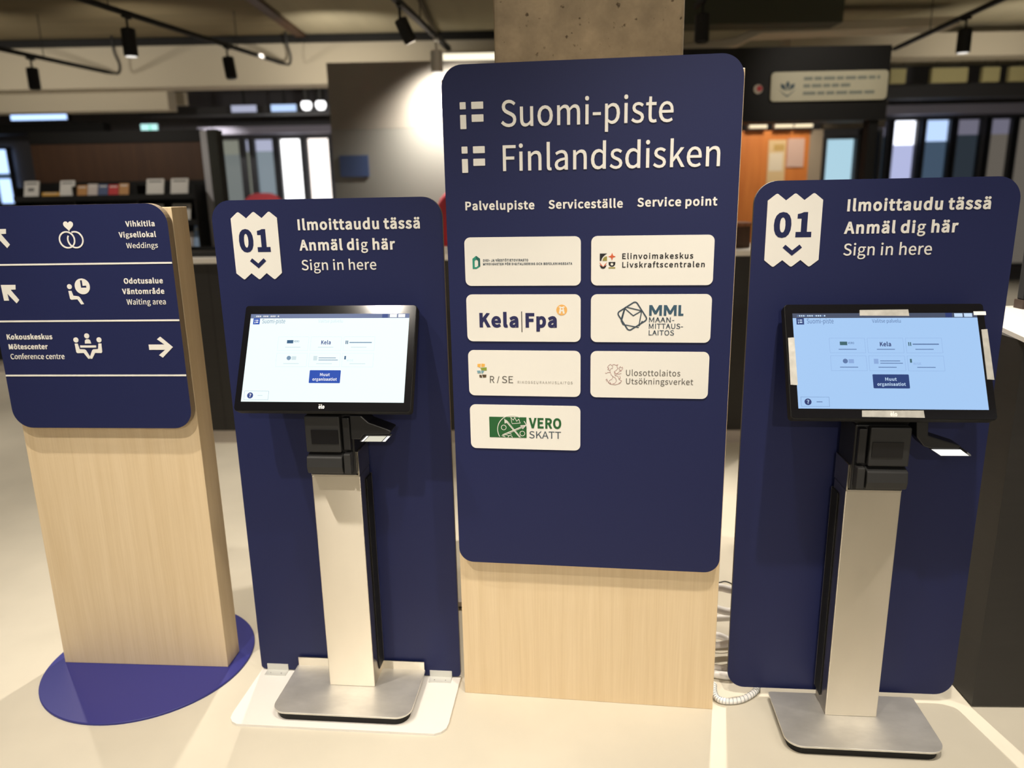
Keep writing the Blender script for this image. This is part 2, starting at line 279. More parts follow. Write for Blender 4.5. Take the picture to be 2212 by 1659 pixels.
# ------------------------------------------------------------------ lettering: outlines of a humanist sans, cap height 513 units
GLYPHS = '''
-|243|32,172 211,172 211,221 32,221
0|389|195,-9 261,7 311,57 343,141 354,258 343,375 311,457 261,506 195,522 128,506 78,457 46,375 35,258 46,141 78,57 128,7;195,43 155,55 124,94 104,161 97,258 104,355 124,421 155,460 195,472 235,460 265,421 286,355 293,258 286,161 265,94 235,55
1|389|62,0 343,0 343,53 240,53 240,513 191,513 161,499 126,486 85,477 85,436 176,436 176,53 62,53
?|332|125,155 181,155 205,247 263,322 295,409 278,476 233,518 164,534 111,525 67,502 30,469 67,436 93,460 123,475 157,480 199,470 224,443 232,405 213,348 172,294 134,234;155,-9 178,-3 195,14 202,39 195,65 178,82 155,88 131,82 115,65 109,39 115,14 131,-3
A|426|3,0 68,0 118,157 305,157 354,0 423,0 249,513 176,513;134,208 159,287 210,461 213,461 265,287 289,208
B|460|71,0 234,0 313,9 374,37 414,84 429,151 415,211 378,252 324,273 324,277 365,301 390,340 399,388 386,446 350,485 294,506 223,513 71,513;135,296 135,462 214,462 281,454 322,428 335,380 323,334 283,306 211,296;135,52 135,245 225,245 301,235 349,205 365,153 348,96 300,63 225,52
C|447|264,-9 325,0 377,25 422,64 386,106 351,74 312,55 267,48 200,62 150,104 118,171 107,258 119,345 152,410 203,451 269,466 310,460 344,443 374,417 409,459 373,490 326,513 268,522 178,504 106,452 58,368 41,256 57,145 104,61 175,9
D|482|71,0 202,0 304,18 379,68 425,149 440,258 425,367 379,447 303,497 199,513 71,513;135,53 135,461 193,461 273,447 329,408 363,345 374,258 363,172 329,107 273,67 193,53
E|412|71,0 374,0 374,55 135,55 135,242 330,242 330,298 135,298 135,459 366,459 366,513 71,513
F|387|71,0 135,0 135,230 331,230 331,285 135,285 135,459 366,459 366,513 71,513
G|482|272,-9 337,-1 390,20 431,50 431,266 262,266 262,212 371,212 371,78 346,62 314,51 279,48 206,62 152,104 118,171 107,258 119,345 154,410 208,451 278,466 324,459 360,442 389,417 424,459 388,489 339,513 276,522 182,504 107,452 58,368 41,256 58,145 106,61 179,9
H|510|71,0 135,0 135,242 375,242 375,0 440,0 440,513 375,513 375,298 135,298 135,513 71,513
I|205|71,0 135,0 135,513 71,513
J|375|166,-9 230,3 274,37 299,88 307,151 307,513 242,513 242,157 233,94 206,59 160,48 125,54 96,72 71,106 25,72 60,27 107,0
K|452|71,0 135,0 135,162 223,268 377,0 450,0 264,319 425,513 352,513 137,256 135,256 135,513 71,513
L|380|71,0 360,0 360,55 135,55 135,513 71,513
M|569|71,0 129,0 129,284 120,436 123,436 165,319 262,52 305,52 402,319 443,436 446,436 438,284 438,0 498,0 498,513 420,513 322,239 286,132 284,132 246,239 148,513 71,513
N|506|71,0 132,0 132,270 124,430 127,430 182,324 369,0 436,0 436,513 374,513 374,246 383,84 380,84 324,190 137,513 71,513
O|520|260,-9 348,10 418,63 463,147 479,258 463,369 418,452 348,504 260,522 171,504 102,452 57,369 41,258 57,147 102,63 171,10;260,48 197,63 149,105 118,171 107,258 118,345 149,410 197,451 260,466 323,451 371,410 402,345 412,258 402,171 371,105 323,63
P|443|71,0 135,0 135,204 220,204 297,214 357,243 395,292 409,363 395,434 356,480 296,506 217,513 71,513;135,257 135,461 209,461 268,456 310,440 336,410 345,363 330,303 286,268 211,257
R|445|135,270 135,461 221,461 289,452 332,423 346,370 332,314 289,281 221,270;352,0 425,0 295,225 356,252 396,300 410,370 397,437 360,481 303,506 231,513 71,513 71,0 135,0 135,218 228,218
S|417|213,-9 285,2 340,33 375,80 387,137 373,200 335,244 282,274 209,305 169,324 137,350 123,391 135,431 168,457 219,466 264,460 302,443 336,418 370,459 328,492 277,514 219,522 155,512 103,484 70,441 57,387 74,324 114,281 162,255 235,223 279,201 310,174 321,131 309,87 272,58 214,48 161,56 113,78 72,111 34,67 84,26 144,0
T|419|177,0 242,0 242,459 398,459 398,513 22,513 22,459 177,459
U|505|253,-9 326,2 384,39 423,108 437,211 437,513 375,513 375,210 365,133 339,83 300,56 253,48 206,56 168,83 142,133 133,210 133,513 69,513 69,211 83,108 121,39 180,2
V|403|165,0 239,0 403,513 337,513 254,235 204,66 202,66 152,235 69,513 1,513
W|615|127,0 204,0 280,310 306,426 309,426 334,310 412,0 490,0 596,513 534,513 479,234 451,67 447,67 410,234 339,513 279,513 209,234 172,67 169,67 139,234 85,513 18,513
Y|372|153,0 218,0 218,199 373,513 305,513 239,368 188,256 185,256 134,368 68,513 -1,513 153,199
a|394|152,-9 197,-2 240,18 278,46 280,46 286,0 338,0 338,234 331,298 307,347 266,379 207,390 148,382 98,363 57,340 82,296 115,316 154,331 196,337 244,323 268,288 275,241 170,223 97,194 55,153 41,99 56,40 95,4;170,43 136,49 112,68 103,103 119,146 173,178 275,198 275,92 239,65 205,48
c|357|214,-9 259,-3 300,13 338,39 310,82 283,63 253,49 220,44 158,62 117,113 102,190 118,267 160,318 222,336 250,332 275,320 298,303 330,345 300,367 264,384 219,390 149,377 91,337 51,275 36,190 50,106 88,43 144,4
d|434|194,-9 238,-2 277,18 310,45 312,45 317,0 370,0 370,557 305,557 305,411 309,346 276,370 242,385 202,390 139,376 87,336 51,273 37,190 48,105 80,43 129,4;208,45 151,62 115,112 103,190 118,267 157,318 213,336 244,332 274,319 305,296 305,97 274,68 242,50
e|388|218,-9 266,-4 308,10 343,29 321,72 292,56 260,46 225,42 162,58 118,104 99,175 356,175 359,211 348,285 319,341 271,377 207,390 143,376 89,336 51,273 36,190 51,106 89,43 147,4;99,221 119,285 157,325 208,339 259,325 291,286 303,221
f|228|23,328 75,328 75,0 139,0 139,328 219,328 219,380 139,380 139,440 145,482 162,507 193,515 235,505 249,555 230,561 209,565 186,567 123,551 87,508 75,441 75,380 23,377
g|395|193,-175 272,-164 333,-136 372,-94 385,-43 370,8 326,38 253,47 178,47 138,52 117,67 111,88 115,107 123,121 136,134 154,127 173,122 192,120 263,137 313,182 331,253 327,284 317,310 300,331 378,331 378,380 246,380 192,390 137,381 92,353 61,311 50,254 57,212 75,177 99,152 99,149 80,132 64,108 57,78 62,52 74,31 92,16 92,13 61,-12 42,-41 36,-74 56,-129 111,-163;192,164 152,175 123,206 111,254 122,302 151,333 192,343 233,333 262,302 273,254 262,206 233,175;202,-131 142,-123 105,-100 92,-64 96,-42 108,-21 130,0 179,-6 245,-6 287,-10 313,-26 322,-54 307,-91 266,-120
h|425|64,0 129,0 129,276 164,308 197,328 232,334 274,324 297,291 305,232 305,0 368,0 368,241 361,305 340,352 304,380 252,390 204,381 163,358 126,326 129,405 129,557 64,557
i|193|64,0 129,0 129,380 64,380;97,459 119,464 134,479 139,501 134,523 119,537 97,543 75,537 60,523 55,501 60,479 75,464
k|387|64,0 127,0 127,100 199,183 310,0 380,0 236,227 363,380 291,380 130,180 127,180 127,557 64,557
l|199|132,-9 169,-4 160,46 146,44 137,47 131,56 129,71 129,557 64,557 64,76 71,30 93,1
m|648|64,0 129,0 129,276 162,308 194,328 224,334 264,324 287,291 295,232 295,0 359,0 359,276 393,308 424,328 454,334 494,324 518,291 525,232 525,0 589,0 589,241 582,305 561,352 525,380 474,390 429,381 388,355 348,317 327,356 293,381 243,390 200,381 160,358 125,325 123,325 117,380 64,380
n|427|64,0 129,0 129,276 164,308 197,328 232,334 274,324 297,291 305,232 305,0 368,0 368,241 361,305 340,352 304,380 252,390 204,381 162,358 125,325 123,325 117,380 64,380
o|424|212,-9 279,4 335,43 374,106 388,190 374,275 335,337 279,377 212,390 145,377 89,337 51,275 36,190 51,106 89,43 145,4;212,44 154,62 116,113 102,190 116,267 154,318 212,336 270,318 309,267 323,190 309,113 270,62
p|434|64,-160 129,-160 129,-32 127,35 162,11 197,-4 232,-9 294,5 347,45 383,109 397,196 387,276 358,337 311,376 246,390 202,382 162,363 125,336 123,336 117,380 64,380;221,45 194,48 162,61 129,84 129,284 164,313 198,330 230,336 288,318 321,270 331,195 316,115 278,63
r|272|64,0 129,0 129,244 158,296 191,324 224,333 261,326 273,382 232,390 192,380 155,353 125,311 123,311 117,380 64,380
s|328|164,-9 239,6 286,47 302,104 284,161 241,196 186,219 146,235 116,256 104,285 112,313 135,333 175,340 207,336 235,324 261,307 292,347 259,368 219,384 174,390 103,375 59,337 43,282 60,229 102,195 154,172 195,155 228,133 241,100 233,70 208,49 166,41 124,46 87,62 53,86 22,43 63,16 111,-2
t|264|183,-9 208,-7 232,-2 254,5 242,53 198,43 163,51 145,76 139,116 139,328 243,328 243,380 139,380 139,487 86,487 79,380 19,377 19,328 76,328 76,118 81,66 99,26 133,0
u|425|176,-9 223,0 264,23 301,60 303,60 308,0 361,0 361,380 298,380 298,111 263,74 231,53 195,46 154,57 131,89 123,147 123,380 59,380 59,139 66,75 87,29 124,0
v|365|146,0 221,0 356,380 293,380 221,164 186,52 182,52 147,164 76,380 9,380
Ä|426|131,560 151,565 165,578 170,599 165,618 151,632 131,637 112,632 99,618 94,599 99,578 112,565;293,560 312,565 326,578 331,599 326,618 312,632 293,637 273,632 259,618 254,599 259,578 273,565;3,0 68,0 118,157 305,157 354,0 423,0 249,513 176,513;134,208 159,287 210,461 213,461 265,287 289,208
Ö|520|260,-9 348,10 418,63 463,147 479,258 463,369 418,452 348,504 260,522 171,504 102,452 57,369 41,258 57,147 102,63 171,10;260,48 197,63 149,105 118,171 107,258 118,345 149,410 197,451 260,466 323,451 371,410 402,345 412,258 402,171 371,105 323,63;179,560 199,565 213,578 218,599 213,618 199,632 179,637 160,632 146,618 141,599 146,578 160,565;340,560 360,565 373,578 378,599 373,618 360,632 340,637 320,632 307,618 302,599 307,578 320,565
ä|394|152,-9 197,-2 240,18 278,46 280,46 286,0 338,0 338,234 331,298 307,347 266,379 207,390 148,382 98,363 57,340 82,296 115,316 154,331 196,337 244,323 268,288 275,241 170,223 97,194 55,153 41,99 56,40 95,4;170,43 136,49 112,68 103,103 119,146 173,178 275,198 275,92 239,65 205,48;134,460 154,465 168,479 173,499 168,518 154,532 134,537 114,532 100,518 95,499 100,479 114,465;284,460 304,465 318,479 324,499 318,518 304,532 284,537 264,532 250,518 245,499 250,479 264,465
å|394|152,-9 197,-2 240,18 278,46 280,46 286,0 338,0 338,234 331,298 307,347 266,379 207,390 148,382 98,363 57,340 82,296 115,316 154,331 196,337 244,323 268,288 275,241 170,223 97,194 55,153 41,99 56,40 95,4;170,43 136,49 112,68 103,103 119,146 173,178 275,198 275,92 239,65 205,48;209,434 255,444 284,471 294,511 284,550 255,577 209,587 164,577 134,550 124,511 134,471 164,444;209,462 187,468 171,485 165,511 171,536 187,553 209,559 232,553 248,536 254,511 248,485 232,468
ö|424|212,-9 279,4 335,43 374,106 388,190 374,275 335,337 279,377 212,390 145,377 89,337 51,275 36,190 51,106 89,43 145,4;212,44 154,62 116,113 102,190 116,267 154,318 212,336 270,318 309,267 323,190 309,113 270,62;137,460 157,465 171,479 176,499 171,518 157,532 137,537 117,532 104,518 99,499 104,479 117,465;287,460 307,465 321,479 326,499 321,518 307,532 287,537 267,532 254,518 249,499 254,479 267,465
'''
CAPU = 513.0
GL = {}
for ln in GLYPHS.strip().split('\n'):
    ch, rest = ln[0], ln[2:]; a, g = rest.split('|')
    GL[ch] = (float(a), [[tuple(map(float, q.split(','))) for q in sp.split(' ')] for sp in g.split(';')] if g else [])
def text(s, u0, u1, zb, cap, bold=0.0, track=0.0):
    """outlines of string s from u0 to u1 on baseline zb with the given cap height; bold = extra stroke in cap heights"""
    polys = []; grp = []; x = 0
    for ch in s:
        if ch == ' ': x += 165 + track * CAPU; continue
        a, g = GL[ch]
        for p in g: polys.append([(x + q[0], q[1]) for q in p])
        grp.append((ch, len(g)))
        x += a + (1.2 * bold + track) * CAPU
    xs = [q[0] for p in polys for q in p]; x0, x1 = min(xs), max(xs)
    off = bold * cap / 2
    sz = (cap - 2 * off) / CAPU; sx = (u1 - u0 - 2 * off) / (x1 - x0)
    P = [[(u0 + off + (q[0] - x0) * sx, zb + off + q[1] * sz) for q in p] for p in polys]
    if not off: return P, 0.0
    out = []; i = 0
    for ch, k in grp:                                          # thicken glyph by glyph; the narrow two-storey g takes less
        out += grow(P[i:i + k], off * (.38 if ch == 'g' else 1)); i += k
    return out, 0.0
def letter(parent, name, s, u0, u1, zb, cap, M, bold=0.0, y=0.0, ext=.0008, track=0.0, mb=None):
    P, off = text(s, u0, u1, zb, cap, bold, track)
    if mb is not None: return put(mb, P, M, y, ext, off)
    return put(MB(), P, M, y, ext, off).build(name, parent)
# ================================================================== SETTING (shell)
fl = MB().box(-11, 11, -4, 13, -.1, 0, FLOORM).build('floor'); struct(fl)
ce = MB().box(-11, -2.2, -1, 13, 3.2, 3.35, CEILB).build('ceiling'); struct(ce)
ce2 = MB().box(-2.2, 11, -1, 13, 3.2, 3.35, CEILL).build('ceiling'); struct(ce2)
struct(MB().box(-11, 11, 12.1, 12.3, 0, 3.2, BACKW).build('wall_back'))
struct(MB().box(-11.2, -11, -1, 12.3, 0, 3.2, BACKW).build('wall_left'))
struct(MB().box(11, 11.2, -1, 12.3, 0, 3.2, BACKW).build('wall_right'))

# rough concrete pillar right behind the tall sign
pl = MB().box(-.036, .575, 2.65, 3.25, 0, 3.2, CONC).build('pillar', bevel=.012); struct(pl)
pl['label'] = 'rough beige concrete pillar rising behind the tallest blue sign'

# ================================================================== TOTEM WITH DIRECTIONS (left)
T = thing('directional_sign', 'pale oak floor totem with a navy board of arrows, on a round blue foot', 'sign', (-1.2315, 2.2073, 0), -.0786)
d = MB().lathe([(.328, 0), (.328, .0055), (.3265, .007)], NAVY2, 96, (0.0, .068, 0)).build('foot_disc', T); d['label'] = 'round blue floor plate'
MB().box(-.2805, .2805, .030, .120, .007, 1.478, OAK).build('wooden_body', T, bevel=.0015)
MB().prism(rrect(-.28, .28, .8357, 1.4898, .058, 10), 0, .024, NAVY, side=OAKSIDE).build('board', T)
for z in (1.3255, 1.1615, .9985):
    MB().box(-.279, .279, -.0014, .0, z - .0024, z + .0024, WHITE).build('divider_line', T)
for s, a, b, z, c, bd in (('Vihkitila', .158, .2425, 1.4272, .0152, .085), ('Vigsellokal', .1341, .2425, 1.3975, .0152, .085), ('Weddings', .1518, .2438, 1.3676, .0146, .015),
                      ('Odotusalue', .1295, .2449, 1.2678, .0155, .085), ('Väntområde', .1206, .2453, 1.238, .0155, .085), ('Waiting area', .1296, .2458, 1.2078, .0155, .015),
                      ('Kokouskeskus', -.2534, -.1134, 1.1076, .0155, .085), ('Mötescenter', -.2528, -.1325, 1.0782, .0154, .085), ('Conference centre', -.2528, -.0858, 1.0484, .0158, .015)):
    letter(T, 'lettering', s, a, b, z, c, WHITE, bd, -.0006)
def arrow_poly(cx, cz, ang, L=.072, hw=.031, st=.0155):
    c, s = math.cos(ang), math.sin(ang); q = st / 2
    P = [(-L / 2, -q), (L / 2 - .024, -q), (L / 2 - .0445, -.0235), (L / 2 - .034, -hw), (L / 2, 0), (L / 2 - .034, hw), (L / 2 - .0445, .0235), (L / 2 - .024, q), (-L / 2, q)]
    return [(cx + x * c - z * s, cz + x * s + z * c) for x, z in P]
put(MB(), [arrow_poly(.2134, 1.0828, 0)], WHITE, -.0006).build('arrow', T)
def corner_arrow(x0, z0):
    # arrow to the upper left: head bars along top and left, diagonal shaft
    P = [(0, 0), (.0445, .0005), (.0423, -.0140), (.0255, -.0142), (.0465, -.0455), (.0372, -.0535), (.0145, -.0225), (.0165, -.046), (.0045, -.045)]
    P = [(0, .0), (.0445, .0), (.0425, -.0135), (.0265, -.0140), (.0480, -.0440), (.0385, -.0535), (.0150, -.0250), (.0165, -.0455), (.0015, -.0455)]
    return [(x0 + a, z0 + b) for a, b in P]
put(MB(), [corner_arrow(-.2430, 1.2680)], WHITE, -.0006).build('arrow', T)
put(MB(), [corner_arrow(-.2420, 1.4265)], WHITE, -.0006).build('arrow', T)
# wedding pictogram: heart above two interlocked rings
hz, hx = 1.4330, -.0105
heart = [(hx + .0145 * (16 * math.sin(t) ** 3) / 16, hz + .0145 * (13 * math.cos(t) - 5 * math.cos(2 * t) - 2 * math.cos(3 * t) - math.cos(4 * t)) / 15) for t in [2 * PI * i / 40 for i in range(40)]]
pg = put(MB(), [heart], WHITE, -.0006)
put(pg, stroke(circ(-.0207, 1.3935, .0222, 40), .0042, True), WHITE, -.0006)
put(pg, stroke(circ(.0040, 1.3935, .0222, 40, PI * .83, PI * 2.62), .0042), WHITE, -.0007)
pg.build('pictogram', T)
# waiting pictogram: seated figure and a clock
pg = put(MB(), [circ(.0031, 1.2615, .0226, 36), stroke([(.0015, 1.279), (.0015, 1.2605), (.0150, 1.2605)], .0058)[0]], WHITE, -.0006)
put(pg, [circ(-.0358, 1.2612, .0072, 24)], WHITE, -.0006)
put(pg, [[(-.0410, 1.2490), (-.0320, 1.2490), (-.0285, 1.2350), (-.0135, 1.2330), (-.0100, 1.2300), (.0000, 1.2105), (-.0085, 1.2095), (-.0175, 1.2245), (-.0360, 1.2235), (-.0395, 1.2265)]], WHITE, -.0006)
pg.build('pictogram', T)
# meeting pictogram: three figures around a table
pg = MB()
for cx, cz, r_ in ((-.0420, 1.1052, .0076), (-.0070, 1.1172, .0076), (.0287, 1.1052, .0076)): put(pg, [circ(cx, cz, r_, 24)], WHITE, -.0006)
put(pg, [[(-.0318, 1.0888), (.0168, 1.0888), (.0168, 1.0825), (-.0318, 1.0825)]], WHITE, -.0006)
put(pg, [[(-.0160, 1.0945), (.0030, 1.0945), (.0010, 1.1045), (-.0040, 1.1075), (-.0100, 1.1075), (-.0145, 1.1040)]], WHITE, -.0006)
lf = [(-.0475, 1.0945), (-.0385, 1.0945), (-.0350, 1.0780), (-.0195, 1.0770), (-.0160, 1.0740), (-.0040, 1.0500), (-.0125, 1.0490), (-.0240, 1.0665), (-.0430, 1.0660), (-.0465, 1.0690)]
put(pg, [lf], WHITE, -.0006); put(pg, [[(-.0133 - x, z) for x, z in lf][::-1]], WHITE, -.0006)
pg.build('pictogram', T)

# ================================================================== TALL SERVICE SIGN (middle)
S = thing('service_sign', 'tallest navy sign on a pale oak base in the middle, carrying seven white name plates', 'sign', (.2022, 1.9918, 0), -.1374)
MB().box(-.3734, .3734, .026, .110, 0, 1.78, OAK).build('wooden_base', S, bevel=.0015)
MB().prism(rrect(-.3683, .3683, .4587, 1.8107, (.042, .042, .054, .054), 10), 0, .024, NAVY, side=OAKSIDE).build('board', S)
letter(S, 'title_lettering', 'Suomi-piste', -.2184, .2053, 1.6600, .0625, WHITE, .012, -.0012, .0014)
letter(S, 'title_lettering', 'Finlandsdisken', -.2159, .3203, 1.5530, .0625, WHITE, .012, -.0012, .0014)
for dz, dx in ((0, 0), (-.1066, .001)):
    e = MB()
    for a, b, c, f in ((-.3226, 1.7048, -.3075, 1.7217), (-.2931, 1.7048, -.2630, 1.7217), (-.3226, 1.6575, -.3073, 1.6915), (-.2931, 1.6741, -.2630, 1.6915)):
        e.prism(rrect(a + dx, c + dx, b + dz, f + dz, .0012, 3), -.0024, -.0, WHITE)
    e.build('flag_emblem', S)
letter(S, 'subtitle_lettering', 'Palvelupiste', -.3167, -.1372, 1.4571, .0218, WHITE, .09, -.0008)
letter(S, 'subtitle_lettering', 'Serviceställe', -.1007, .0868, 1.4573, .0218, WHITE, .09, -.0008)
letter(S, 'subtitle_lettering', 'Service point', .1229, .3186, 1.4588, .0218, WHITE, .09, -.0008)
INK = {k: mat('ink_' + k, lin(*c), .5) for k, c in dict(navy=(34, 36, 84), black=(24, 22, 26), slate=(62, 76, 88), steel=(52, 84, 104), grey=(96, 92, 86), pale=(172, 168, 160), green=(30, 92, 46), teal=(40, 140, 116), dteal=(20, 92, 84),
       orange=(232, 176, 96), rust=(206, 92, 52), olive=(150, 140, 70), gold=(234, 178, 84), moss=(140, 156, 60), sky=(120, 160, 172), brown=(84, 68, 48), lion=(170, 130, 126), sand=(200, 170, 130)).items()}
Y = -.0034                                                     # print lies on the plate face
def plate(i, j):
    x0, x1 = ((-.3225, -.0183), (.0083, .3160))[i]; z1 = (1.3880, 1.2388, 1.0880, .9355)[j]
    p = MB().prism(rrect(x0, x1, z1 - .1262, z1, .0155, 6), -.0030, -.0003, PLATE).build('name_plate', S)
    return p
# 1 registry plate
p = plate(0, 0); e = MB()
hexo = [(-.3020, 1.3330), (-.2920, 1.3405), (-.2818, 1.3330), (-.2818, 1.3130), (-.2920, 1.3066), (-.3020, 1.3066)]
hexi = [(-.2965, 1.3275), (-.2920, 1.3310), (-.2870, 1.3275), (-.2870, 1.3150), (-.2920, 1.3110), (-.2965, 1.3110)]
put(e, [hexo, hexi[::-1]], INK['teal'], Y, .0003); put(e, [[(-.2920, 1.3405), (-.2818, 1.3330), (-.2818, 1.3130), (-.2870, 1.3150), (-.2870, 1.3275), (-.2920, 1.3310)]], INK['dteal'], Y - .0002, .0003)
e.build('emblem', p)
letter(p, 'lettering', 'DIGI- JA VÄESTÖTIETOVIRASTO', -.2737, -.1549, 1.3254, .0062, INK['slate'], .08, Y, .0003, .09)
letter(p, 'lettering', 'MYNDIGHETEN FÖR DIGITALISERING OCH BEFOLKNINGSDATA', -.2740, -.0405, 1.3158, .0060, INK['slate'], .08, Y, .0003, .09)
# 2 vitality centre plate
p = plate(1, 0); e = MB(); q = .0185
ax, az = .0303, 1.3436
put(e, [[(ax, az), (ax + q, az)] + [(ax + q - q * math.sin(t) * .78, az - q * (1 - math.cos(t)) * .2 - (t / (PI / 2)) * q * .80) for t in [PI / 2 * i / 6 for i in range(1, 7)]] + [(ax, az - q)]], INK['black'], Y, .0003)
put(e, [[(ax + q, az - q)] + circ(ax + q, az - q, q * .62, 10, PI / 2, PI)], INK['olive'], Y, .0003)
sx, sz = .0615, 1.3357
put(e, [[(sx + (.0095 if k % 2 == 0 else .0036) * math.sin(PI / 4 * k), sz + (.0100 if k % 2 == 0 else .0036) * math.cos(PI / 4 * k)) for k in range(8)]], INK['rust'], Y, .0003)
lx, lz = .0390, 1.3140
put(e, [[(lx, lz - .004), (lx - .0092, lz + .0075), (lx - .006, lz - .0010)], [(lx, lz - .004), (lx + .0092, lz + .0075), (lx + .006, lz - .0010)]], INK['rust'], Y, .0003)
put(e, [[(lx - .0092, lz + .0005), (lx, lz - .0045), (lx + .0092, lz + .0005), (lx + .005, lz - .0075), (lx, lz - .0090), (lx - .005, lz - .0075)]], INK['black'], Y - .0002, .0003)
bx, bz = .0615, 1.3220
put(e, [[(bx - .0085, bz), (bx + .0085, bz)] + circ(bx, bz - .0035, .0085, 12, 0, -PI), circ(bx, bz - .0055, .0036, 16)], INK['black'], Y, .0003)
put(e, [[(bx - .0085, 1.3055), (bx + .0085, 1.3055), (bx + .0085, 1.3085), (bx - .0085, 1.3085)]], INK['olive'], Y, .0003)
e.build('emblem', p)
letter(p, 'lettering', 'Elinvoimakeskus', .0874, .2651, 1.3293, .0142, INK['black'], .065, Y, .0003, .10)
letter(p, 'lettering', 'Livskraftscentralen', .0878, .2943, 1.3075, .0140, INK['black'], .065, Y, .0003, .10)
# 3 social insurance plate
p = plate(0, 1)
letter(p, 'lettering', 'Kela', -.2882, -.1831, 1.1505, .0392, INK['navy'], .13, Y, .0003)
letter(p, 'lettering', 'Fpa', -.1641, -.0810, 1.1505, .0392, INK['navy'], .13, Y, .0003)
MB().box(-.1752, -.1732, Y - .0003, Y + .0003, 1.1383, 1.1938, INK['black']).build('divider_line', p)
e = put(MB(), [circ(-.0678, 1.1978, .0142, 32)], INK['orange'], Y, .0003)
kx, kz = -.0678, 1.1978
put(e, [[(kx - .0078, kz - .0095), (kx - .0050, kz + .0060), (kx - .0092, kz + .0080), (kx - .0050, kz + .0098), (kx, kz + .0078), (kx + .0050, kz + .0098), (kx + .0092, kz + .0080), (kx + .0050, kz + .0060), (kx + .0078, kz - .0095), (kx + .0026, kz - .0095), (kx + .0022, kz - .0035), (kx - .0022, kz - .0035), (kx - .0026, kz - .0095)], circ(kx, kz + .0030, .0024, 14)], PLATE, Y - .0004, .0003)
e.build('emblem', p)
# 4 land survey plate
p = plate(1, 1); e = MB(); c4 = Vector((.1156, 1.1818)); an = R(33)
def rot(a, b): return (c4.x + a * math.cos(an) - b * math.sin(an), c4.y + a * math.sin(an) + b * math.cos(an))
sq = [rot(a, b) for a, b in rrect(-.0285, .0285, -.0285, .0285, .0075, 6)]
put(e, stroke(sq, .0036, True), INK['slate'], Y, .0003)
A_, B_, C_, D_ = [(.0962, 1.2020), (.1370, 1.1955), (.1345, 1.1585), (.0985, 1.1640)]
for seg in ([(.0960, 1.2040), (.0870, 1.1740)], [A_, (.1180, 1.1830), (.1395, 1.1960)], [(.0975, 1.2060), (.1395, 1.1960)], [(.1395, 1.1960), (.1330, 1.1560)], [(.0870, 1.1700), (.0920, 1.1600), (.1330, 1.1520)], [(.0880, 1.1680), (.0975, 1.2060)], [(.1330, 1.1560), (.1420, 1.1690)]):
    put(e, stroke(seg, .0028), INK['slate'], Y - .0001, .0003)
e.build('emblem', p)
def em(x, z, w_, h_, t): return [(x, z), (x, z + h_), (x + t * 1.15, z + h_), (x + w_ / 2, z + h_ * .46), (x + w_ - t * 1.15, z + h_), (x + w_, z + h_), (x + w_, z), (x + w_ - t, z), (x + w_ - t, z + h_ * .60), (x + w_ / 2 + t * .42, z + h_ * .14), (x + w_ / 2 - t * .42, z + h_ * .14), (x + t, z + h_ * .60), (x + t, z)]
put(MB(), [em(.1586, 1.1830, .0325, .0278, .0066), em(.1958, 1.1830, .0325, .0278, .0066), [(.2328, 1.1830), (.2456, 1.1830), (.2456, 1.1886), (.2394, 1.1886), (.2394, 1.2108), (.2328, 1.2108)]], INK['steel'], Y, .0003).build('lettering', p)
for s, b_, z in (('MAAN-', .2232, 1.1657), ('MITTAUS-', .2457, 1.1490), ('LAITOS', .2236, 1.1316)):
    letter(p, 'lettering', s, .1588, b_, z, .0133, INK['slate'], .02, Y, .0003)
# 5 sanctions agency plate
p = plate(0, 2); e = MB()
for quad, k in (([(-.2972, 1.0500), (-.2880, 1.0508), (-.2895, 1.0400), (-.2975, 1.0425)], 'gold'), ([(-.2860, 1.0512), (-.2768, 1.0505), (-.2775, 1.0428), (-.2870, 1.0415)], 'gold'), ([(-.2890, 1.0395), (-.2720, 1.0410), (-.2725, 1.0320), (-.2870, 1.0325)], 'moss'),
                ([(-.2990, 1.0315), (-.2900, 1.0318), (-.2880, 1.0245), (-.2975, 1.0240)], 'sky'), ([(-.2880, 1.0315), (-.2795, 1.0312), (-.2830, 1.0235), (-.2862, 1.0240)], 'sky'), ([(-.2930, 1.0200), (-.2870, 1.0195), (-.2850, 1.0120), (-.2925, 1.0125)], 'brown'), ([(-.2855, 1.0205), (-.2735, 1.0205), (-.2742, 1.0130), (-.2828, 1.0122)], 'brown')):
    put(e, [quad], INK[k], Y, .0003)
e.build('emblem', p)
letter(p, 'lettering', 'R', -.2641, -.2520, .9978, .0190, INK['grey'], 0, Y, .0003)
put(MB(), stroke([(-.2440, .9978), (-.2385, 1.0168)], .0018), INK['grey'], Y, .0003).build('lettering', p)
letter(p, 'lettering', 'SE', -.2310, -.2006, .9980, .0190, INK['grey'], 0, Y, .0003)
letter(p, 'lettering', 'RIKOSSEURAAMUSLAITOS', -.1880, -.0393, .9975, .0068, INK['pale'], 0, Y, .0003, .22)
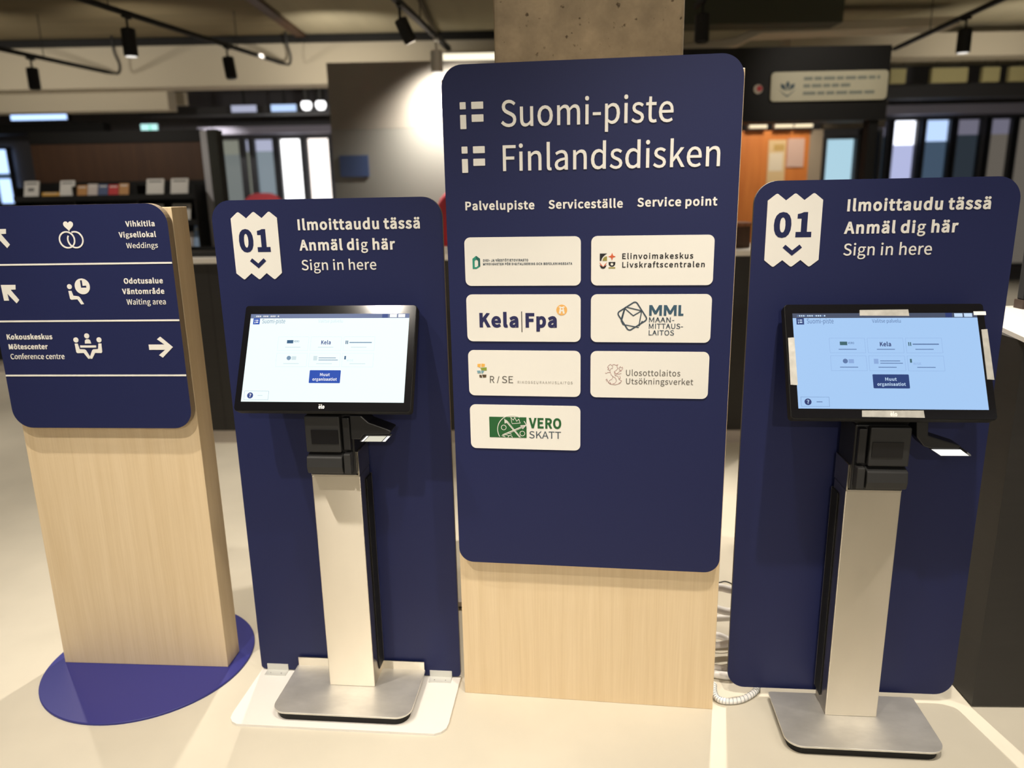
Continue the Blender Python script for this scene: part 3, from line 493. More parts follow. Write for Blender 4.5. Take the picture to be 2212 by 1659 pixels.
# 6 enforcement authority plate: outline lion
p = plate(1, 2); e = MB()
def ln6(pts, w_=.0009, k='lion'): put(e, stroke([(.0466 + a * .0468, .9966 + b * .0574) for a, b in pts], w_), INK[k], Y, .0003)
ln6([(.20, .92), (.30, .98), (.38, .93), (.50, .98), (.62, .94), (.72, .97), (.66, .88), (.74, .80), (.64, .70), (.52, .64), (.60, .56), (.78, .52), (.92, .56)])
ln6([(.20, .92), (.14, .84), (.22, .80), (.16, .74), (.28, .70), (.34, .78), (.44, .80)]); ln6([(.28, .70), (.30, .60), (.16, .60), (.06, .54), (.02, .58)])
ln6([(.30, .60), (.36, .48), (.46, .40), (.40, .28), (.26, .22), (.20, .10), (.34, .06), (.30, .14)]); ln6([(.52, .64), (.58, .46), (.74, .42), (.80, .28), (.92, .22), (.90, .12), (.78, .10)])
ln6([(.46, .40), (.60, .34), (.66, .20), (.56, .08), (.44, .06)]); ln6([(.10, .30), (.16, .18), (.30, .04), (.60, .01), (.86, .08), (.96, .22)])
ln6([(.58, .46), (.70, .56), (.84, .66), (.92, .74)]); ln6([(.80, .82), (.86, .88), (.92, .82), (.98, .86), (1.0, .78), (.90, .66), (.80, .74), (.80, .82)]); ln6([(.40, .88), (.46, .86)], .0014)
ln6([(.04, .24), (.12, .26), (.10, .14)]); ln6([(.84, .44), (.88, .34), (.80, .30)])
e.build('emblem', p)
letter(p, 'lettering', 'Ulosottolaitos', .1022, .2433, 1.0226, .0158, INK['grey'], .0, Y, .0003, .04)
letter(p, 'lettering', 'Utsökningsverket', .1026, .2772, .9996, .0156, INK['grey'], .0, Y, .0003, .04)
# 7 tax plate
p = plate(0, 3); e = MB()
put(e, [[(-.2689, .8426), (-.1658, .8426), (-.1658, .9015), (-.2689, .9015)]], INK['green'], Y, .0003)
def clip7(pts): return [(x, min(.9013, max(.8428, z))) for x, z in pts if -.2687 < x < -.1660]
def ln7(pts, w_=.0016): put(e, stroke(pts, w_), PLATE, Y - .0004, .0003)
cx7, cz7, rr7 = -.2050, .8655, .0412
ln7([(cx7 + rr7 * math.cos(t), cz7 + rr7 * math.sin(t)) for t in [R(a) for a in range(60, 215, 5)]], .0018)
ln7([(cx7 + rr7 * math.cos(t), cz7 + rr7 * math.sin(t)) for t in [R(a) for a in range(10, 42, 4)]], .0018)
ln7([(-.2245, .8920), (-.1850, .8440)], .0020); ln7([(-.2215, .8930), (-.1818, .8440)], .0012)
ln7([(-.2262, .8965), (-.2255, .8830), (-.2150, .8865), (-.2262, .8965)], .0012)
ln7([(-.2330, .8500), (-.1760, .8760)], .0020); ln7([(-.2330, .8465), (-.1745, .8735)], .0012)
ln7([(-.1668, .8795), (-.1820, .8780), (-.1760, .8685), (-.1668, .8795)], .0012)
for k in range(3): ln7([(-.2355 + k * .009, .8480 + k * .004), (-.2250 + k * .009, .8440 + k * .004)], .0012)
for cx, cz in ((-.2290, .8715), (-.1775, .8552), (-.2115, .8430)):
    if cz > .85: ln7(circ(cx, cz, .0068, 20) + [(cx + .0068, cz)], .0014)
    else: ln7(circ(cx, cz, .0058, 10, 0, PI), .0014)
ln7([(-.2060, .8850), (-.2085, .9000), (-.2020, .8930), (-.1980, .9005), (-.1925, .8900), (-.1868, .8965), (-.1830, .8850), (-.2060, .8830)], .0013)
e.build('emblem', p)
letter(p, 'lettering', 'VERO', -.1589, -.0701, .8705, .0300, INK['green'], .10, Y, .0003)
letter(p, 'lettering', 'SKATT', -.1585, -.0710, .8421, .0200, INK['slate'], .0, Y, .0003)

# ================================================================== CHECK-IN BOARDS (left and right)
def ticket_board(label, loc, yaw, hw, z0, z1, rad, tk, rows, foot):
    B = thing('sign_board', label, 'sign', loc, yaw)
    MB().prism(rrect(-hw, hw, z0, z1, rad, 10), 0, .012, NAVY, side=EDGEG).build('board', B)
    (xa, xb, zlo, zhi) = tk; ww = xb - xa; P = []
    t = .0185
    for i in range(7):
        P.append((xa + ww * i / 6, zhi - (0 if i % 2 else t)))
    for i in range(7):
        P.append((xb - ww * i / 6, zlo + (0 if i % 2 else t)))
    # rounded tips
    Q = []
    for i, p_ in enumerate(P):
        tip = p_[1] in (zhi, zlo)
        if tip:
            a = Vector(P[i - 1]); b = Vector(P[(i + 1) % len(P)]); c = Vector(p_); u = (a - c).normalized() * .0045; v = (b - c).normalized() * .0045
            for k in range(5): s_ = k / 4; Q.append(tuple((c + u) * (1 - s_) ** 2 + c * 2 * s_ * (1 - s_) + (c + v) * s_ ** 2))
        else: Q.append(p_)
    tkt = put(MB(), [Q], WHITE, -.0010, .0010).build('ticket_emblem', B)
    (n0, n1, nz, nc), (c0, c1, cz, ch) = rows[3:]
    letter(tkt, 'number_lettering', '01', n0, n1, nz, nc, NAVY, .125, -.0023, .0003)
    cm = (c0 + c1) / 2
    put(MB(), stroke([(c0 + .003, cz + ch - .003), (cm, cz + .0075), (c1 - .003, cz + ch - .003)], .0105), NAVY, -.0023, .0003).build('chevron', tkt)
    for s, (a, b, z, c), bd in zip(('Ilmoittaudu tässä', 'Anmäl dig här', 'Sign in here'), rows[:3], (.095, .095, .02)):
        letter(B, 'lettering', s, a, b, z, c, WHITE, bd, -.0008)
    return B
B1 = ticket_board('navy check-in board screwed to a white foot plate, left of the tallest sign', (-.5067, 2.1645, 0), -.1012, .3273, .012, 1.4935, (.012, .012, .056, .056),
    (-.2716, -.1376, 1.2732, 1.4622), ((-.0800, .2647, 1.4090, .0298), (-.0803, .1924, 1.3530, .0298), (-.0786, .1361, 1.2985, .0284), (-.2534, -.1638, 1.3508, .0630), (-.2270, -.1805, 1.3045, .0280)), True)
fp = MB().prism([(-.327, .014), (-.327, -.214), (-.3235, -.236), (-.312, -.252), (-.293, -.262)] + [(.293, -.262), (.312, -.252), (.3235, -.236), (.327, -.214), (.327, .014)], 0, .008, WHITESTEEL, ax='z').build('foot_plate', B1)
fp['label'] = 'white steel foot plate with rounded front corners'
for x0, x1 in ((-.307, -.237), (.229, .300)):
    b = MB().box(x0, x1, -.0028, -.0002, .008, .032, GALV).box(x0, x1, -.030, -.0002, .008, .0105, GALV)
    for q in (.25, .75): b.lathe([(.0022, 0), (.0022, .0012)], DARKG, 10, (x0 + (x1 - x0) * q, -.020, .0105))
    b.build('bracket', B1, bevel=.0006)
B2 = ticket_board('navy check-in board with rounded lower corners, right of the tallest sign', (.9622, 2.005, 0), -.0938, .3270, .028, 1.5162, (.052, .052, .058, .058),
    (-.2930, -.1545, 1.2955, 1.4850), ((-.0925, .2575, 1.4363, .0303), (-.0955, .1850, 1.3795, .0308), (-.0930, .1270, 1.3240, .0303), (-.2740, -.1780, 1.3725, .0640), (-.2478, -.1992, 1.3245, .0285)), False)

# ================================================================== TOUCH SCREEN KIOSKS
SCR = {k: emis('screen_' + k, c, s) for k, c, s in (('bg_a', lin(240, 255, 255), 1.08), ('bar_a', lin(108, 122, 160), 1), ('txt_a', lin(120, 150, 178), 1), ('lin_a', lin(214, 232, 236), 1), ('btn_a', lin(12, 74, 180), 1), ('dk_a', lin(40, 90, 130), 1), ('navy_a', lin(48, 72, 140), 1), ('white_a', (1, 1, 1), 1),
       ('bg_b', lin(168, 205, 248), 1.0), ('bar_b', lin(70, 80, 104), 1), ('txt_b', lin(92, 120, 168), 1), ('lin_b', lin(140, 172, 222), 1), ('btn_b', lin(36, 62, 122), 1), ('dk_b', lin(58, 100, 110), 1), ('navy_b', lin(40, 56, 112), 1), ('white_b', lin(200, 225, 252), 1))}
def kiosk(label, loc, yaw, v, mir, taped, scan):
    K = thing('check_in_kiosk', label, 'kiosk', loc, yaw)
    zb = loc[2]
    pl_ = rrect(-.208, .208, -.136, .098, (.045, .045, .008, .008), 8)
    sub = MB().prism(rrect(-.198, .198, -.126, .094, (.04, .04, .006, .006), 8), 0, .025, BLACKM, ax='z').build('base_foot', K); sub['label'] = 'black underside of the base'
    bp_ = MB().prism(pl_, .025, .0305, STEELB, ax='z')
    bp_.build('base_plate', K, bevel=.0008)
    if not taped: MB().box(-.205, .205, .094, .098, .0305, .058, STEEL).build('rear_lip', K)
    # pole: folded steel column; black side strips paint in a reflection and edge highlight
    po = MB().box(-.071, .071, -4, -3.904, .0307, .717, STEEL).build('pole', K, bevel=.0022, seg=2); po.location = (0, 4, 0)
    for s in (-1, 1):
        MB().box(s * .0735 - .0016, s * .0735 + .0016, .050, .0985, .060, .690, BLACKM).box(s * .0735 - .002, s * .0735 + .002, .0985, .1005, .060, .690, STEEL).build('reflection_strip', K)
    MB().box(-.0705, -.0665, -.001, .100, .717, .79 if mir else .742, STEEL).box(.0665, .0705, -.001, .100, .717, .742 if mir else .79, STEEL).box(-.0705, .0705, -.001, .100, .717, .7200, STEEL).build('printer_cradle', K)
    # receipt printer
    g = -1 if mir else 1
    pr = MB().box(-.066, .066, -.016, .100, .724, .905, BLACK).build('printer', K, bevel=.004)
    MB().box(g * -.064, g * .036, -.040, -.016, .800, .905, DARKG).build('front_panel', pr, bevel=.004)
    MB().box(g * -.046, g * .030, -.0425, -.0401, .826, .866, BLACKG).build('paper_slot', pr)
    MB().prism([(-.016, .734), (-.044, .740), (-.050, .760), (-.046, .788), (-.016, .796)], g * -.064, g * .038, DARKG, ax='x').build('paper_drawer', pr, bevel=.003)
    MB().box(g * .042, g * .062, -.046, -.016, .740, .798, DARKG).build('release_lever', pr, bevel=.003)
    MB().box(g * .042, g * .062, -.036, -.016, .806, .900, BLACK).build('side_column', pr, bevel=.003)
    hd = MB().prism([(-.014, .905), (.096, .905), (.096, 1.12), (.070, 1.12), (.062, 1.085), (-.014, .965)], -.068, .068, BLACKM, ax='x').build('mount_head', K, bevel=.006)
    # monitor
    Mo = bpy.data.objects.new('monitor', None); COL.objects.link(Mo); Mo.parent = K; Mo.location = (0, -.004, 1.0705 - zb); Mo.rotation_euler = (-R(28.3), 0, 0); Mo.empty_display_size = .1
    MB().prism(rrect(-.2455, .2455, -.1512, .1516, .009, 5), .0004, .034, BLACKM).build('housing', Mo, bevel=.003)
    MB().prism(rrect(-.2435, .2435, -.1495, .1500, .008, 5), -.0022, .0004, BLACKG).build('glass_front', Mo)
    hw, hh = .2263, .1258
    scn = MB(); k_ = '_' + v; y = -.0024
    def rect(x0, x1, z0, z1, c, yy): scn.add([(x0, yy, z0), (x1, yy, z0), (x1, yy, z1), (x0, yy, z1)], [(0, 1, 2, 3)], SCR[c + k_])
    rect(-hw, hw, -hh, hh, 'bg', y)
    rect(-hw, hw, .1130, hh, 'bar', y - .0001)
    rect(.150, .166, .1140, hh, 'navy', y - .0002)
    rect(.1715, .1915, .1148, .1245, 'white', y - .0003); rect(.1950, .2145, .1148, .1245, 'white', y - .0003)
    for i in range(14): rect(-.2155 + i * .0052, -.2120 + i * .0052, .1172, .1210, 'white' if i % 4 else 'txt', y - .0002)
    rect(-.2175, -.1985, .0955, .1130, 'btn', y - .0002)
    for a, b, c, d_ in ((-.2135, -.2115, .1060, .1090), (-.2095, -.2030, .1060, .1090), (-.2135, -.2115, .0985, .1035), (-.2095, -.2030, .1000, .1035)): rect(a, b, c, d_, 'white', y - .0003)
    def tx(s, a, b, z, c, ink, bold=0.0):
        letter(None, '', s, a, b, z, c, SCR[ink + k_], bold, y - .0004, .0001, 0, scn)
    tx('Suomi-piste', -.1915, -.1250, .0985, .0125, 'txt'); tx('Valitse palvelu', -.0300, .0400, .1000, .0095, 'lin' if v == 'a' else 'txt')
    W_, G_ = .0875, .0932
    for r_ in range(2):
        for c_ in range(3):
            x0 = -.1395 + c_ * G_ - r_ * .0; z1 = .0590 - r_ * .0470; x1 = x0 + W_; z0 = z1 - .0395
            for a, b, cc, d_ in ((x0, x1, z1 - .0006, z1), (x0, x1, z0, z0 + .0006), (x0, x0 + .0006, z0, z1), (x1 - .0006, x1, z0, z1)): rect(a, b, cc, d_, 'lin', y - .0001)
            xm = (x0 + x1) / 2
            rect(xm - .022, xm + .022, z0 + .0085, z0 + .0105, 'lin' if v == 'a' else 'txt', y - .0002)
            if (r_, c_) == (0, 0): rect(xm - .018, xm, z1 - .019, z1 - .0095, 'dk', y - .0002); tx('VERO', xm + .0015, xm + .017, z1 - .0160, .0055, 'txt', .04)
            elif (r_, c_) == (0, 1): tx('Kela', xm - .0135, xm + .0135, z1 - .0220, .0115, 'navy', .08)
            elif (r_, c_) == (0, 2): rect(x0 + .006, x0 + .0085, z1 - .021, z1 - .011, 'dk', y - .0002); rect(x0 + .0105, x0 + .013, z1 - .021, z1 - .011, 'dk', y - .0002); rect(x0 + .0165, x1 - .008, z1 - .0180, z1 - .0150, 'txt', y - .0002)
            elif (r_, c_) == (1, 0): put(scn, [circ(xm - .008, z1 - .014, .0062, 18)], SCR['txt' + k_], y - .0003, .0001); rect(xm + .000, xm + .013, z1 - .0195, z1 - .0090, 'lin', y - .0002)
            elif (r_, c_) == (1, 1): rect(x0 + .012, x0 + .023, z1 - .021, z1 - .008, 'lin', y - .0002); rect(x0 + .027, x1 - .012, z1 - .0145, z1 - .0125, 'txt', y - .0002); rect(x0 + .027, x1 - .006, z1 - .0205, z1 - .0185, 'txt', y - .0002)
            else: rect(x0 + .006, x0 + .0105, z1 - .018, z1 - .008, 'dk', y - .0002); tx('RISE', x0 + .014, x0 + .032, z1 - .0235, .0055, 'lin')
    put(scn, [rrect(-.0408, .0464, -.0728, -.0365, .002, 3)], SCR['btn' + k_], y - .0002, .0001)
    tx('Muut', -.0110, .0165, -.0530, .0082, 'white', .06); tx('organisaatiot', -.0310, .0370, -.0660, .0082, 'white', .06)
    for a, b, cc, d_ in ((-.2190, -.1500, -.0965, -.0959), (-.2190, -.1500, -.1206, -.1200), (-.2190, -.2184, -.1206, -.0959), (-.1506, -.1500, -.1206, -.0959)): rect(a, b, cc, d_, 'txt', y - .0001)
    put(scn, [circ(-.2020, -.1085, .0085, 24)], SCR['navy' + k_], y - .0003, .0001); tx('?', -.2050, -.1990, -.1130, .0092, 'white', .06)
    rect(-.181, -.167, -.1095, -.1075, 'lin' if v == 'a' else 'txt', y - .0002)
    so = scn.build('screen', Mo); so['label'] = 'lit touch screen with six service tiles and a blue button'
    lg = MB(); ex = .0010
    letter(None, '', 'elo', -.0070, .0095, -.1440, .0112, TAPEW, .11, -.0026 if not taped else -.0034, .0002, 0, lg)
    lg.box(-.0068, -.0018, -.0034, -.0028, -.1335, -.1322, TAPEW)
    lg.build('logo_lettering', Mo)
    if taped:
        for a, b, c, d_ in ((-.0594, .0622, .1180, .1352), (-.2421, -.2244, -.0655, .0607), (.2310, .2475, -.0495, .0822), (-.0745, .0740, -.1470, -.1288)):
            MB().prism([(a, c + .001), (b, c), (b - .001, d_), (a + .001, d_ - .001)], -.0032, -.0023, TAPE).build('tape_strip', Mo)
        MB().box(.2187, .2480, -.0030, -.0023, .1195, .1292, TAPEW).build('paper_tab', Mo)
    # barcode reader
    bs = MB()
    z = .84
    if scan == 'low':
        bs.prism([(.062, .905), (.095, .905), (.115, .886), (.165, .868), (.178, .862), (.172, .852), (.098, .849), (.090, .836), (.062, .836)], -.030, .030, BLACK)
        bs.build('barcode_reader', K, bevel=.003)
        wn = MB(); P = [(.094, -.0425, .8350), (.162, -.0425, .8355), (.175, -.0285, .8485), (.108, -.0285, .8480)]
    else:
        bs.prism([(.074, .935), (.104, .935), (.108, .882), (.150, .868), (.190, .855), (.186, .846), (.120, .8465), (.100, .852), (.080, .877)], -.030, .026, BLACK)
        bs.build('barcode_reader', K, bevel=.003)
        wn = MB(); P = [(.138, -.0425, .8330), (.208, -.0425, .8338), (.190, -.0285, .8475), (.116, -.0285, .8470)]
    def lerp(s_, t_):
        a = Vector(P[0]).lerp(Vector(P[1]), s_); b = Vector(P[3]).lerp(Vector(P[2]), s_); return a.lerp(b, t_)
    n_ = Vector((0, -.6, -.5)).normalized() * .0012
    wn.add([lerp(s_, t_) - n_ * k for k in (4, 0) for s_, t_ in ((-.03, -.04), (1.03, -.04), (1.03, 1.04), (-.03, 1.04))], [(0, 1, 2, 3), (4, 5, 6, 7), (0, 1, 5, 4), (1, 2, 6, 5), (2, 3, 7, 6), (3, 0, 4, 7)], BLACK)
    spans = ((0, .09), (.12, .84), (.88, 1)) if scan == 'low' else ((.02, .98),)
    for i, (s0, s1) in enumerate(spans):
        M_ = SCANW if (i != 1) else SCANC
        wn.add([lerp(s0, .05) + n_, lerp(s1, .05) + n_, lerp(s1, .95) + n_, lerp(s0, .95) + n_], [(0, 1, 2, 3)], M_)
    wn.build('reader_window', K)
    if taped: MB().box(-.05, .05, .097, .1175, .42, .56, BLACKM).build('board_bracket', K)
    return K
SCANW = emis('reader_light', (1, .98, .92), 1.2); SCANC = emis('reader_light_soft', lin(224, 220, 200), 1.0)
kiosk('steel touch screen kiosk standing on the white foot plate, its screen free of tape', (-.5084, 2.059, .008), -.1, 'a', False, False, 'low')
kiosk('steel touch screen kiosk standing on the bare floor, silver tape strips around its screen', (.9488, 1.8864, 0), -.1, 'b', True, True, 'high')
# ================================================================== CABLES between the tall sign and the right board
def smooth_path(P, n=8):
    P = [Vector(p) for p in P]; out = []
    for i in range(len(P) - 1):
        a, b, c, d_ = P[max(i - 1, 0)], P[i], P[i + 1], P[min(i + 2, len(P) - 1)]
        for k in range(n):
            t = k / n; out.append(.5 * ((2 * b) + (-a + c) * t + (2 * a - 5 * b + 4 * c - d_) * t * t + (-a + 3 * b - 3 * c + d_) * t ** 3))
    return out + [P[-1]]
P = smooth_path([(.607, 2.072, .010), (.598, 2.035, .010), (.600, 2.004, .010), (.622, 1.990, .010), (.665, 1.994, .010), (.708, 2.019, .010), (.732, 2.045, .010), (.742, 2.075, .010)])
lo = MB().tube(P, .0092, CABLE, 12)
for i in range(2, len(P) - 2, 2):
    t = (P[i + 1] - P[i - 1]).normalized(); s_ = Vector((-t.y, t.x, 0)); q0 = P[i]
    lo.tube([q0 + (s_ * math.cos(q) + Vector((0, 0, 1)) * math.sin(q)) * .0094 + t * (.002 * math.cos(q)) for q in [PI * k / 8 for k in range(-1, 10)]], .0006, INK['steel'], 5)
lo = lo.build('cable_loop', smooth=True)
tag(lo, 'white spiral cable sleeve looping over the floor between oak base and right kiosk', 'cable')
rows = [(2.25, .243, .232, .0125, 'thick white cable uppermost in the coiled heap behind the oak base'), (2.285, .145, .133, .0130, 'white cable second from the top of the coiled heap behind the oak base'), (2.32, .085, .088, .0115, 'white cable third from the top of the coiled heap behind the oak base'),
        (2.215, .088, .067, .0110, 'white cable slanting down across the middle of the coiled heap'), (2.180, .0775, .083, .0110, 'white cable fourth from the bottom, lying across the heap')]
for ya, za, zb_, r_, lab in rows:
    pts = smooth_path([(.44, ya, .0135), (.52, ya, za * .7 + .002), (.60, ya, za * .97), (.655, ya, za), (.70, ya, zb_), (.76, ya, zb_ * .97), (.86, ya, zb_ * .65 + .002), (.94, ya, .0135)])
    tag(MB().tube(pts, r_, CABLE, 12).build('cable', smooth=True), lab, 'cable', 'coiled white cables')
for ya, lab in ((2.145, 'white cable lying on the floor, next above the bottom one of the heap'), (2.110, 'white cable lying lowest and frontmost on the floor in the heap')):
    pts = smooth_path([(.62, ya + .012, .0125), (.655, ya, .0125), (.70, ya, .0125), (.80, ya, .0125), (.93, ya + .012, .0125)])
    tag(MB().tube(pts, .0122, CABLE, 12).build('cable', smooth=True), lab, 'cable', 'coiled white cables')
ya = 2.352
pts = smooth_path([(.52, ya, .003), (.60, ya, .12), (.655, ya, .188), (.69, ya, .203), (.73, ya, .198), (.82, ya, .12), (.88, ya, .003)])
tag(MB().tube(pts, .0024, DCABLE, 8).build('thin_cable', smooth=True), 'thin black cable arching over the top of the white cable heap', 'cable')
tag(MB().box(-.75, .30, 2.560, 2.585, 0, .030, PLINTH).box(-.75, .30, 2.558, 2.5598, .004, .012, BLACKM).build('cable_duct', bevel=.001), 'low grey cable duct on the floor behind the left check-in board', 'cable duct')

# ================================================================== BACK COUNTER
yw = -.06
C = thing('service_counter', 'long black service counter with a pale worktop, behind the row of signs', 'counter', (-.25, 4.50, 0), yw)
MB().box(-2.3, 1.75, .0, .72, .085, 1.125, COUNTER).build('counter_body', C)
MB().box(-2.3, 1.75, .012, .70, 0, .0848, PLINTH).build('plinth', C)
MB().box(-2.32, 1.77, -.015, .74, 1.1252, 1.155, WTOP).build('worktop', C, bevel=.002)
for x in (-1.55, -.78, 0, .78): MB().box(x - .0015, x + .0015, -.0006, .0, .09, 1.12, BLACKM).build('panel_joint', C)
def on_counter(x, y): # local -> world
    return (-.25 + x * math.cos(yw) - y * math.sin(yw), 4.50 + x * math.sin(yw) + y * math.cos(yw), 1.155)
x_, y_, z_ = on_counter(-1.62, .22)
b = thing('document_tray', 'low black document tray on the counter, between the oak totem and the left board', 'tray', (x_, y_, z_), yw)
MB().box(-.17, .13, -.10, .10, 0, .006, BLACK).box(-.17, .13, .094, .10, .006, .05, BLACK).box(-.17, -.164, -.10, .10, .006, .05, BLACK).box(.124, .13, -.10, .10, .006, .05, BLACK).build('tray', b)
MB().box(-.15, .10, -.09, .08, .0065, .030, DARKG).build('paper_stack', b)
x_, y_, z_ = on_counter(1.53, .24)
b = thing('wooden_box', 'brown wooden box on the counter, seen in the gap left of the right board', 'box', (x_, y_, z_), .15)
MB().box(-.12, .12, -.09, .09, 0, .125, BROWNP).build('box_body', b, bevel=.006)
MB().box(-.125, .125, -.095, .095, .1253, .150, wood('box_lid', lin(150, 96, 60), lin(110, 66, 40), 24, 3)).build('lid', b, bevel=.008)
MB().prism(circ(0, .072, .022, 20), -.096, -.0905, mat('leather_tab', lin(120, 62, 52), .6)).build('clasp', b)

# ================================================================== RIGHT DESK
D = thing('service_desk', 'black desk with a pale worktop at the right edge, next to the right kiosk', 'desk', (1.337, 1.953, 0), 0)
MB().prism([(0, 0), (1.4, -.062), (1.4, .50), (.012, .50)], .006, 1.098, COUNTER, ax='z').build('desk_body', D)
MB().prism([(-.022, -.060), (1.45, -.125), (1.45, .52), (.115, .52), (.020, .115)], 1.0985, 1.111, WTOP, ax='z').build('worktop', D)
MB().prism([(.02, .02), (1.39, -.04), (1.39, .49), (.03, .49)], 0, .0058, PLINTH, ax='z').build('plinth', D)
q = thing('desk_screen', 'dark fabric screen standing at the rear of the right desk', 'divider', (1.62, 2.40, 1.111), 0)
MB().box(0, 1.0, 0, .035, .028, .42, mat('black_felt', (.016, .017, .02), .95, noise=.2, scale=(80, 80, 80))).build('felt_panel', q, bevel=.004)
MB().box(-.004, 1.004, -.004, .039, 0, .0278, mat('walnut_rail', lin(70, 56, 48), .6)).build('rail', q)

# ================================================================== BACKGROUND LEFT: rack, brown panel, windows
RK = thing('magazine_rack', 'dark magazine rack with a brown back panel against the far left side', 'shelf', (-4.25, 6.80, 0), 0)
MB().box(.03, 1.56, .30, .34, .12, 1.99, BROWNP).build('back_panel', RK)
MB().box(.03, 1.56, .29, .345, 1.9902, 2.09, BLACKM).build('top_rail', RK)
MB().box(-.95, 1.56, .0, .36, 0, .115, PLINTH).build('plinth', RK)
MB().box(.0, 1.56, .22, .298, .2902, 1.66, BLACKM).build('rear_frame', RK)
for z in (.30, .66, 1.02, 1.28, 1.50):
    MB().prism([(-.02, z), (-.02, z + .045), (-.008, z + .045), (-.008, z + .012), (.215, z + .012), (.215, z)], 0, 1.56, BLACKM, ax='x').build('shelf', RK)
for x in (0, .508, 1.05, 1.545): MB().box(x, x + .012, -.01, .215, .2905, 1.62, BLACKM).build('divider', RK)
MB().box(-.95, 1.56, -.022, .002, .1152, .29, BLACKM).build('kick_panel', RK)
PAP = [PAPER, mat('mag_yellow', lin(196, 150, 60), .6), mat('mag_red', lin(180, 44, 48), .6), mat('mag_blue', lin(70, 84, 120), .6), mat('mag_tan', lin(176, 128, 76), .6), mat('mag_pale', lin(190, 180, 176), .6)]
INKD = mat('print_grey', (.14, .14, .14), .7)
def mag(x, z, wd, ht, M, lab, kind='magazine', bar=False):
    t = thing(kind, lab, kind, (-4.25 + x, 6.80, z + .0125), 0, 'reading matter on the rack')
    a = R(20)
    me = MB(); V = []
    for yy in (0, .012):
        for (u, v) in ((-wd / 2, 0), (wd / 2, 0), (wd / 2, ht), (-wd / 2, ht)): V.append((u, .012 + v * math.sin(a) + yy * math.cos(a), v * math.cos(a) - yy * math.sin(a) + .0045))
    me.add(V, [(3, 2, 1, 0), (4, 5, 6, 7), (0, 1, 5, 4), (1, 2, 6, 5), (2, 3, 7, 6), (3, 0, 4, 7)], M); me.build('cover', t)
    pm_ = MB(); n = Vector((0, -math.cos(a), math.sin(a))) * .0008
    def q(u0, u1, v0, v1): return [Vector((u, .012 + v * math.sin(a), v * math.cos(a) + .0045)) + n for u, v in ((u0, v0), (u1, v0), (u1, v1), (u0, v1))]
    if bar: pm_.add(q(-wd * .22, wd * .2, ht * .45, ht * .62), [(0, 1, 2, 3)], INKD)
    pm_.add(q(-wd * .38, wd * .38, ht * .82, ht * .90), [(0, 1, 2, 3)], INKD if M is PAPER else PAPER); pm_.build('cover_print', t)
mag(.13, 1.50, .125, .165, PAPER, 'pale sheet with a dark print, leftmost in the top row of the rack', 'leaflet', True)
mag(.30, 1.50, .15, .062, PAP[1], 'low yellow booklet between two pale sheets in the top row of the rack', 'booklet')
mag(.44, 1.50, .125, .165, PAPER, 'plain pale sheet right of the yellow booklet in the top row of the rack', 'leaflet')
for x, M, h, lab in ((.57, PAP[4], .12, 'tan magazine, first of the coloured row on the rack'), (.66, PAP[5], .13, 'pale pink magazine beside the tan one on the rack'), (.75, PAP[3], .125, 'grey blue magazine in the middle of the coloured row'), (.84, PAP[2], .12, 'red magazine in the coloured row on the rack'), (.93, PAP[4], .13, 'brown tan magazine, last of the coloured row on the rack')):
    mag(x, 1.50, .085, h, M, lab)
mag(1.20, 1.50, .150, .165, PAPER, 'large pale sheet, left of the pair near the right end of the top row', 'leaflet')
mag(1.41, 1.50, .150, .165, PAPER, 'large pale sheet at the right end of the top row of the rack', 'leaflet')
mag(1.16, 1.28, .16, .17, PAPER, 'pale sheet in the second row of the rack, half hidden by the totem', 'leaflet')
mag(1.40, 1.28, .16, .17, PAPER, 'pale sheet in the second row, nearest the white column', 'leaflet')
mag(1.36, 1.02, .22, .19, PAP[5], 'wide pale folder in the third row, above the counter tray', 'folder')
mag(1.505, 1.02, .055, .25, mat('mag_lightblue', lin(150, 180, 220), .5), 'narrow light blue folder beside the wide pale folder in the rack', 'folder')
w_ = MB().box(-2.665, -2.575, 6.98, 7.12, 0, 2.07, mat('white_column', lin(190, 190, 196), .6)).build('trim_1'); struct(w_)
w_ = MB().box(-2.560, -2.475, 6.85, 6.99, 0, 2.07, mat('black_post', (.018, .020, .014), .5)).build('trim_2'); struct(w_)

# windows in the far wall
def window(i, x0, x1, z0, z1, bands, y=12.0):
    """one framed pane; bands = [(height share, material)] of what is seen through it"""
    o = bpy.data.objects.new('window_%d' % i, None); COL.objects.link(o); o['kind'] = 'structure'; o.location = ((x0 + x1) / 2, y, z0)
    hw = (x1 - x0) / 2; h = z1 - z0; f = .035
    MB().box(-hw, -hw + f, -.05, .05, 0, h, FRAME).box(hw - f, hw, -.05, .05, 0, h, FRAME).box(-hw + f, hw - f, -.05, .05, 0, f, FRAME).box(-hw + f, hw - f, -.05, .05, h - f, h, FRAME).build('frame', o)
    z = f; H = h - 2 * f; m_ = MB()
    for sh, M in bands:
        m_.add([(-hw + f, .03, z), (hw - f, .03, z), (hw - f, .03, z + H * sh), (-hw + f, .03, z + H * sh)], [(0, 1, 2, 3)], M); z += H * sh
    m_.build('pane', o)
E = {k: emis('view_' + k, lin(*c), s) for k, c, s in (('white', (255, 255, 255), 2.6), ('warm', (255, 244, 236), 2.2), ('grey', (112, 118, 116), 1), ('sage', (128, 130, 118), 1), ('slate', (128, 140, 148), 1), ('lav', (176, 182, 220), 1.1), ('sky', (178, 204, 244), 1.3), ('skyw', (240, 244, 255), 2.2), ('dslate', (66, 84, 104), 1), ('dark', (42, 50, 58), 1), ('taupe', (98, 92, 84), 1), ('mist', (110, 108, 124), 1), ('teal', (52, 82, 72), 1), ('ice', (170, 206, 222), 1.1), ('blue', (176, 206, 255), 1.9), ('haze', (176, 180, 204), 1))}
wz0, wz1 = .25, 2.37
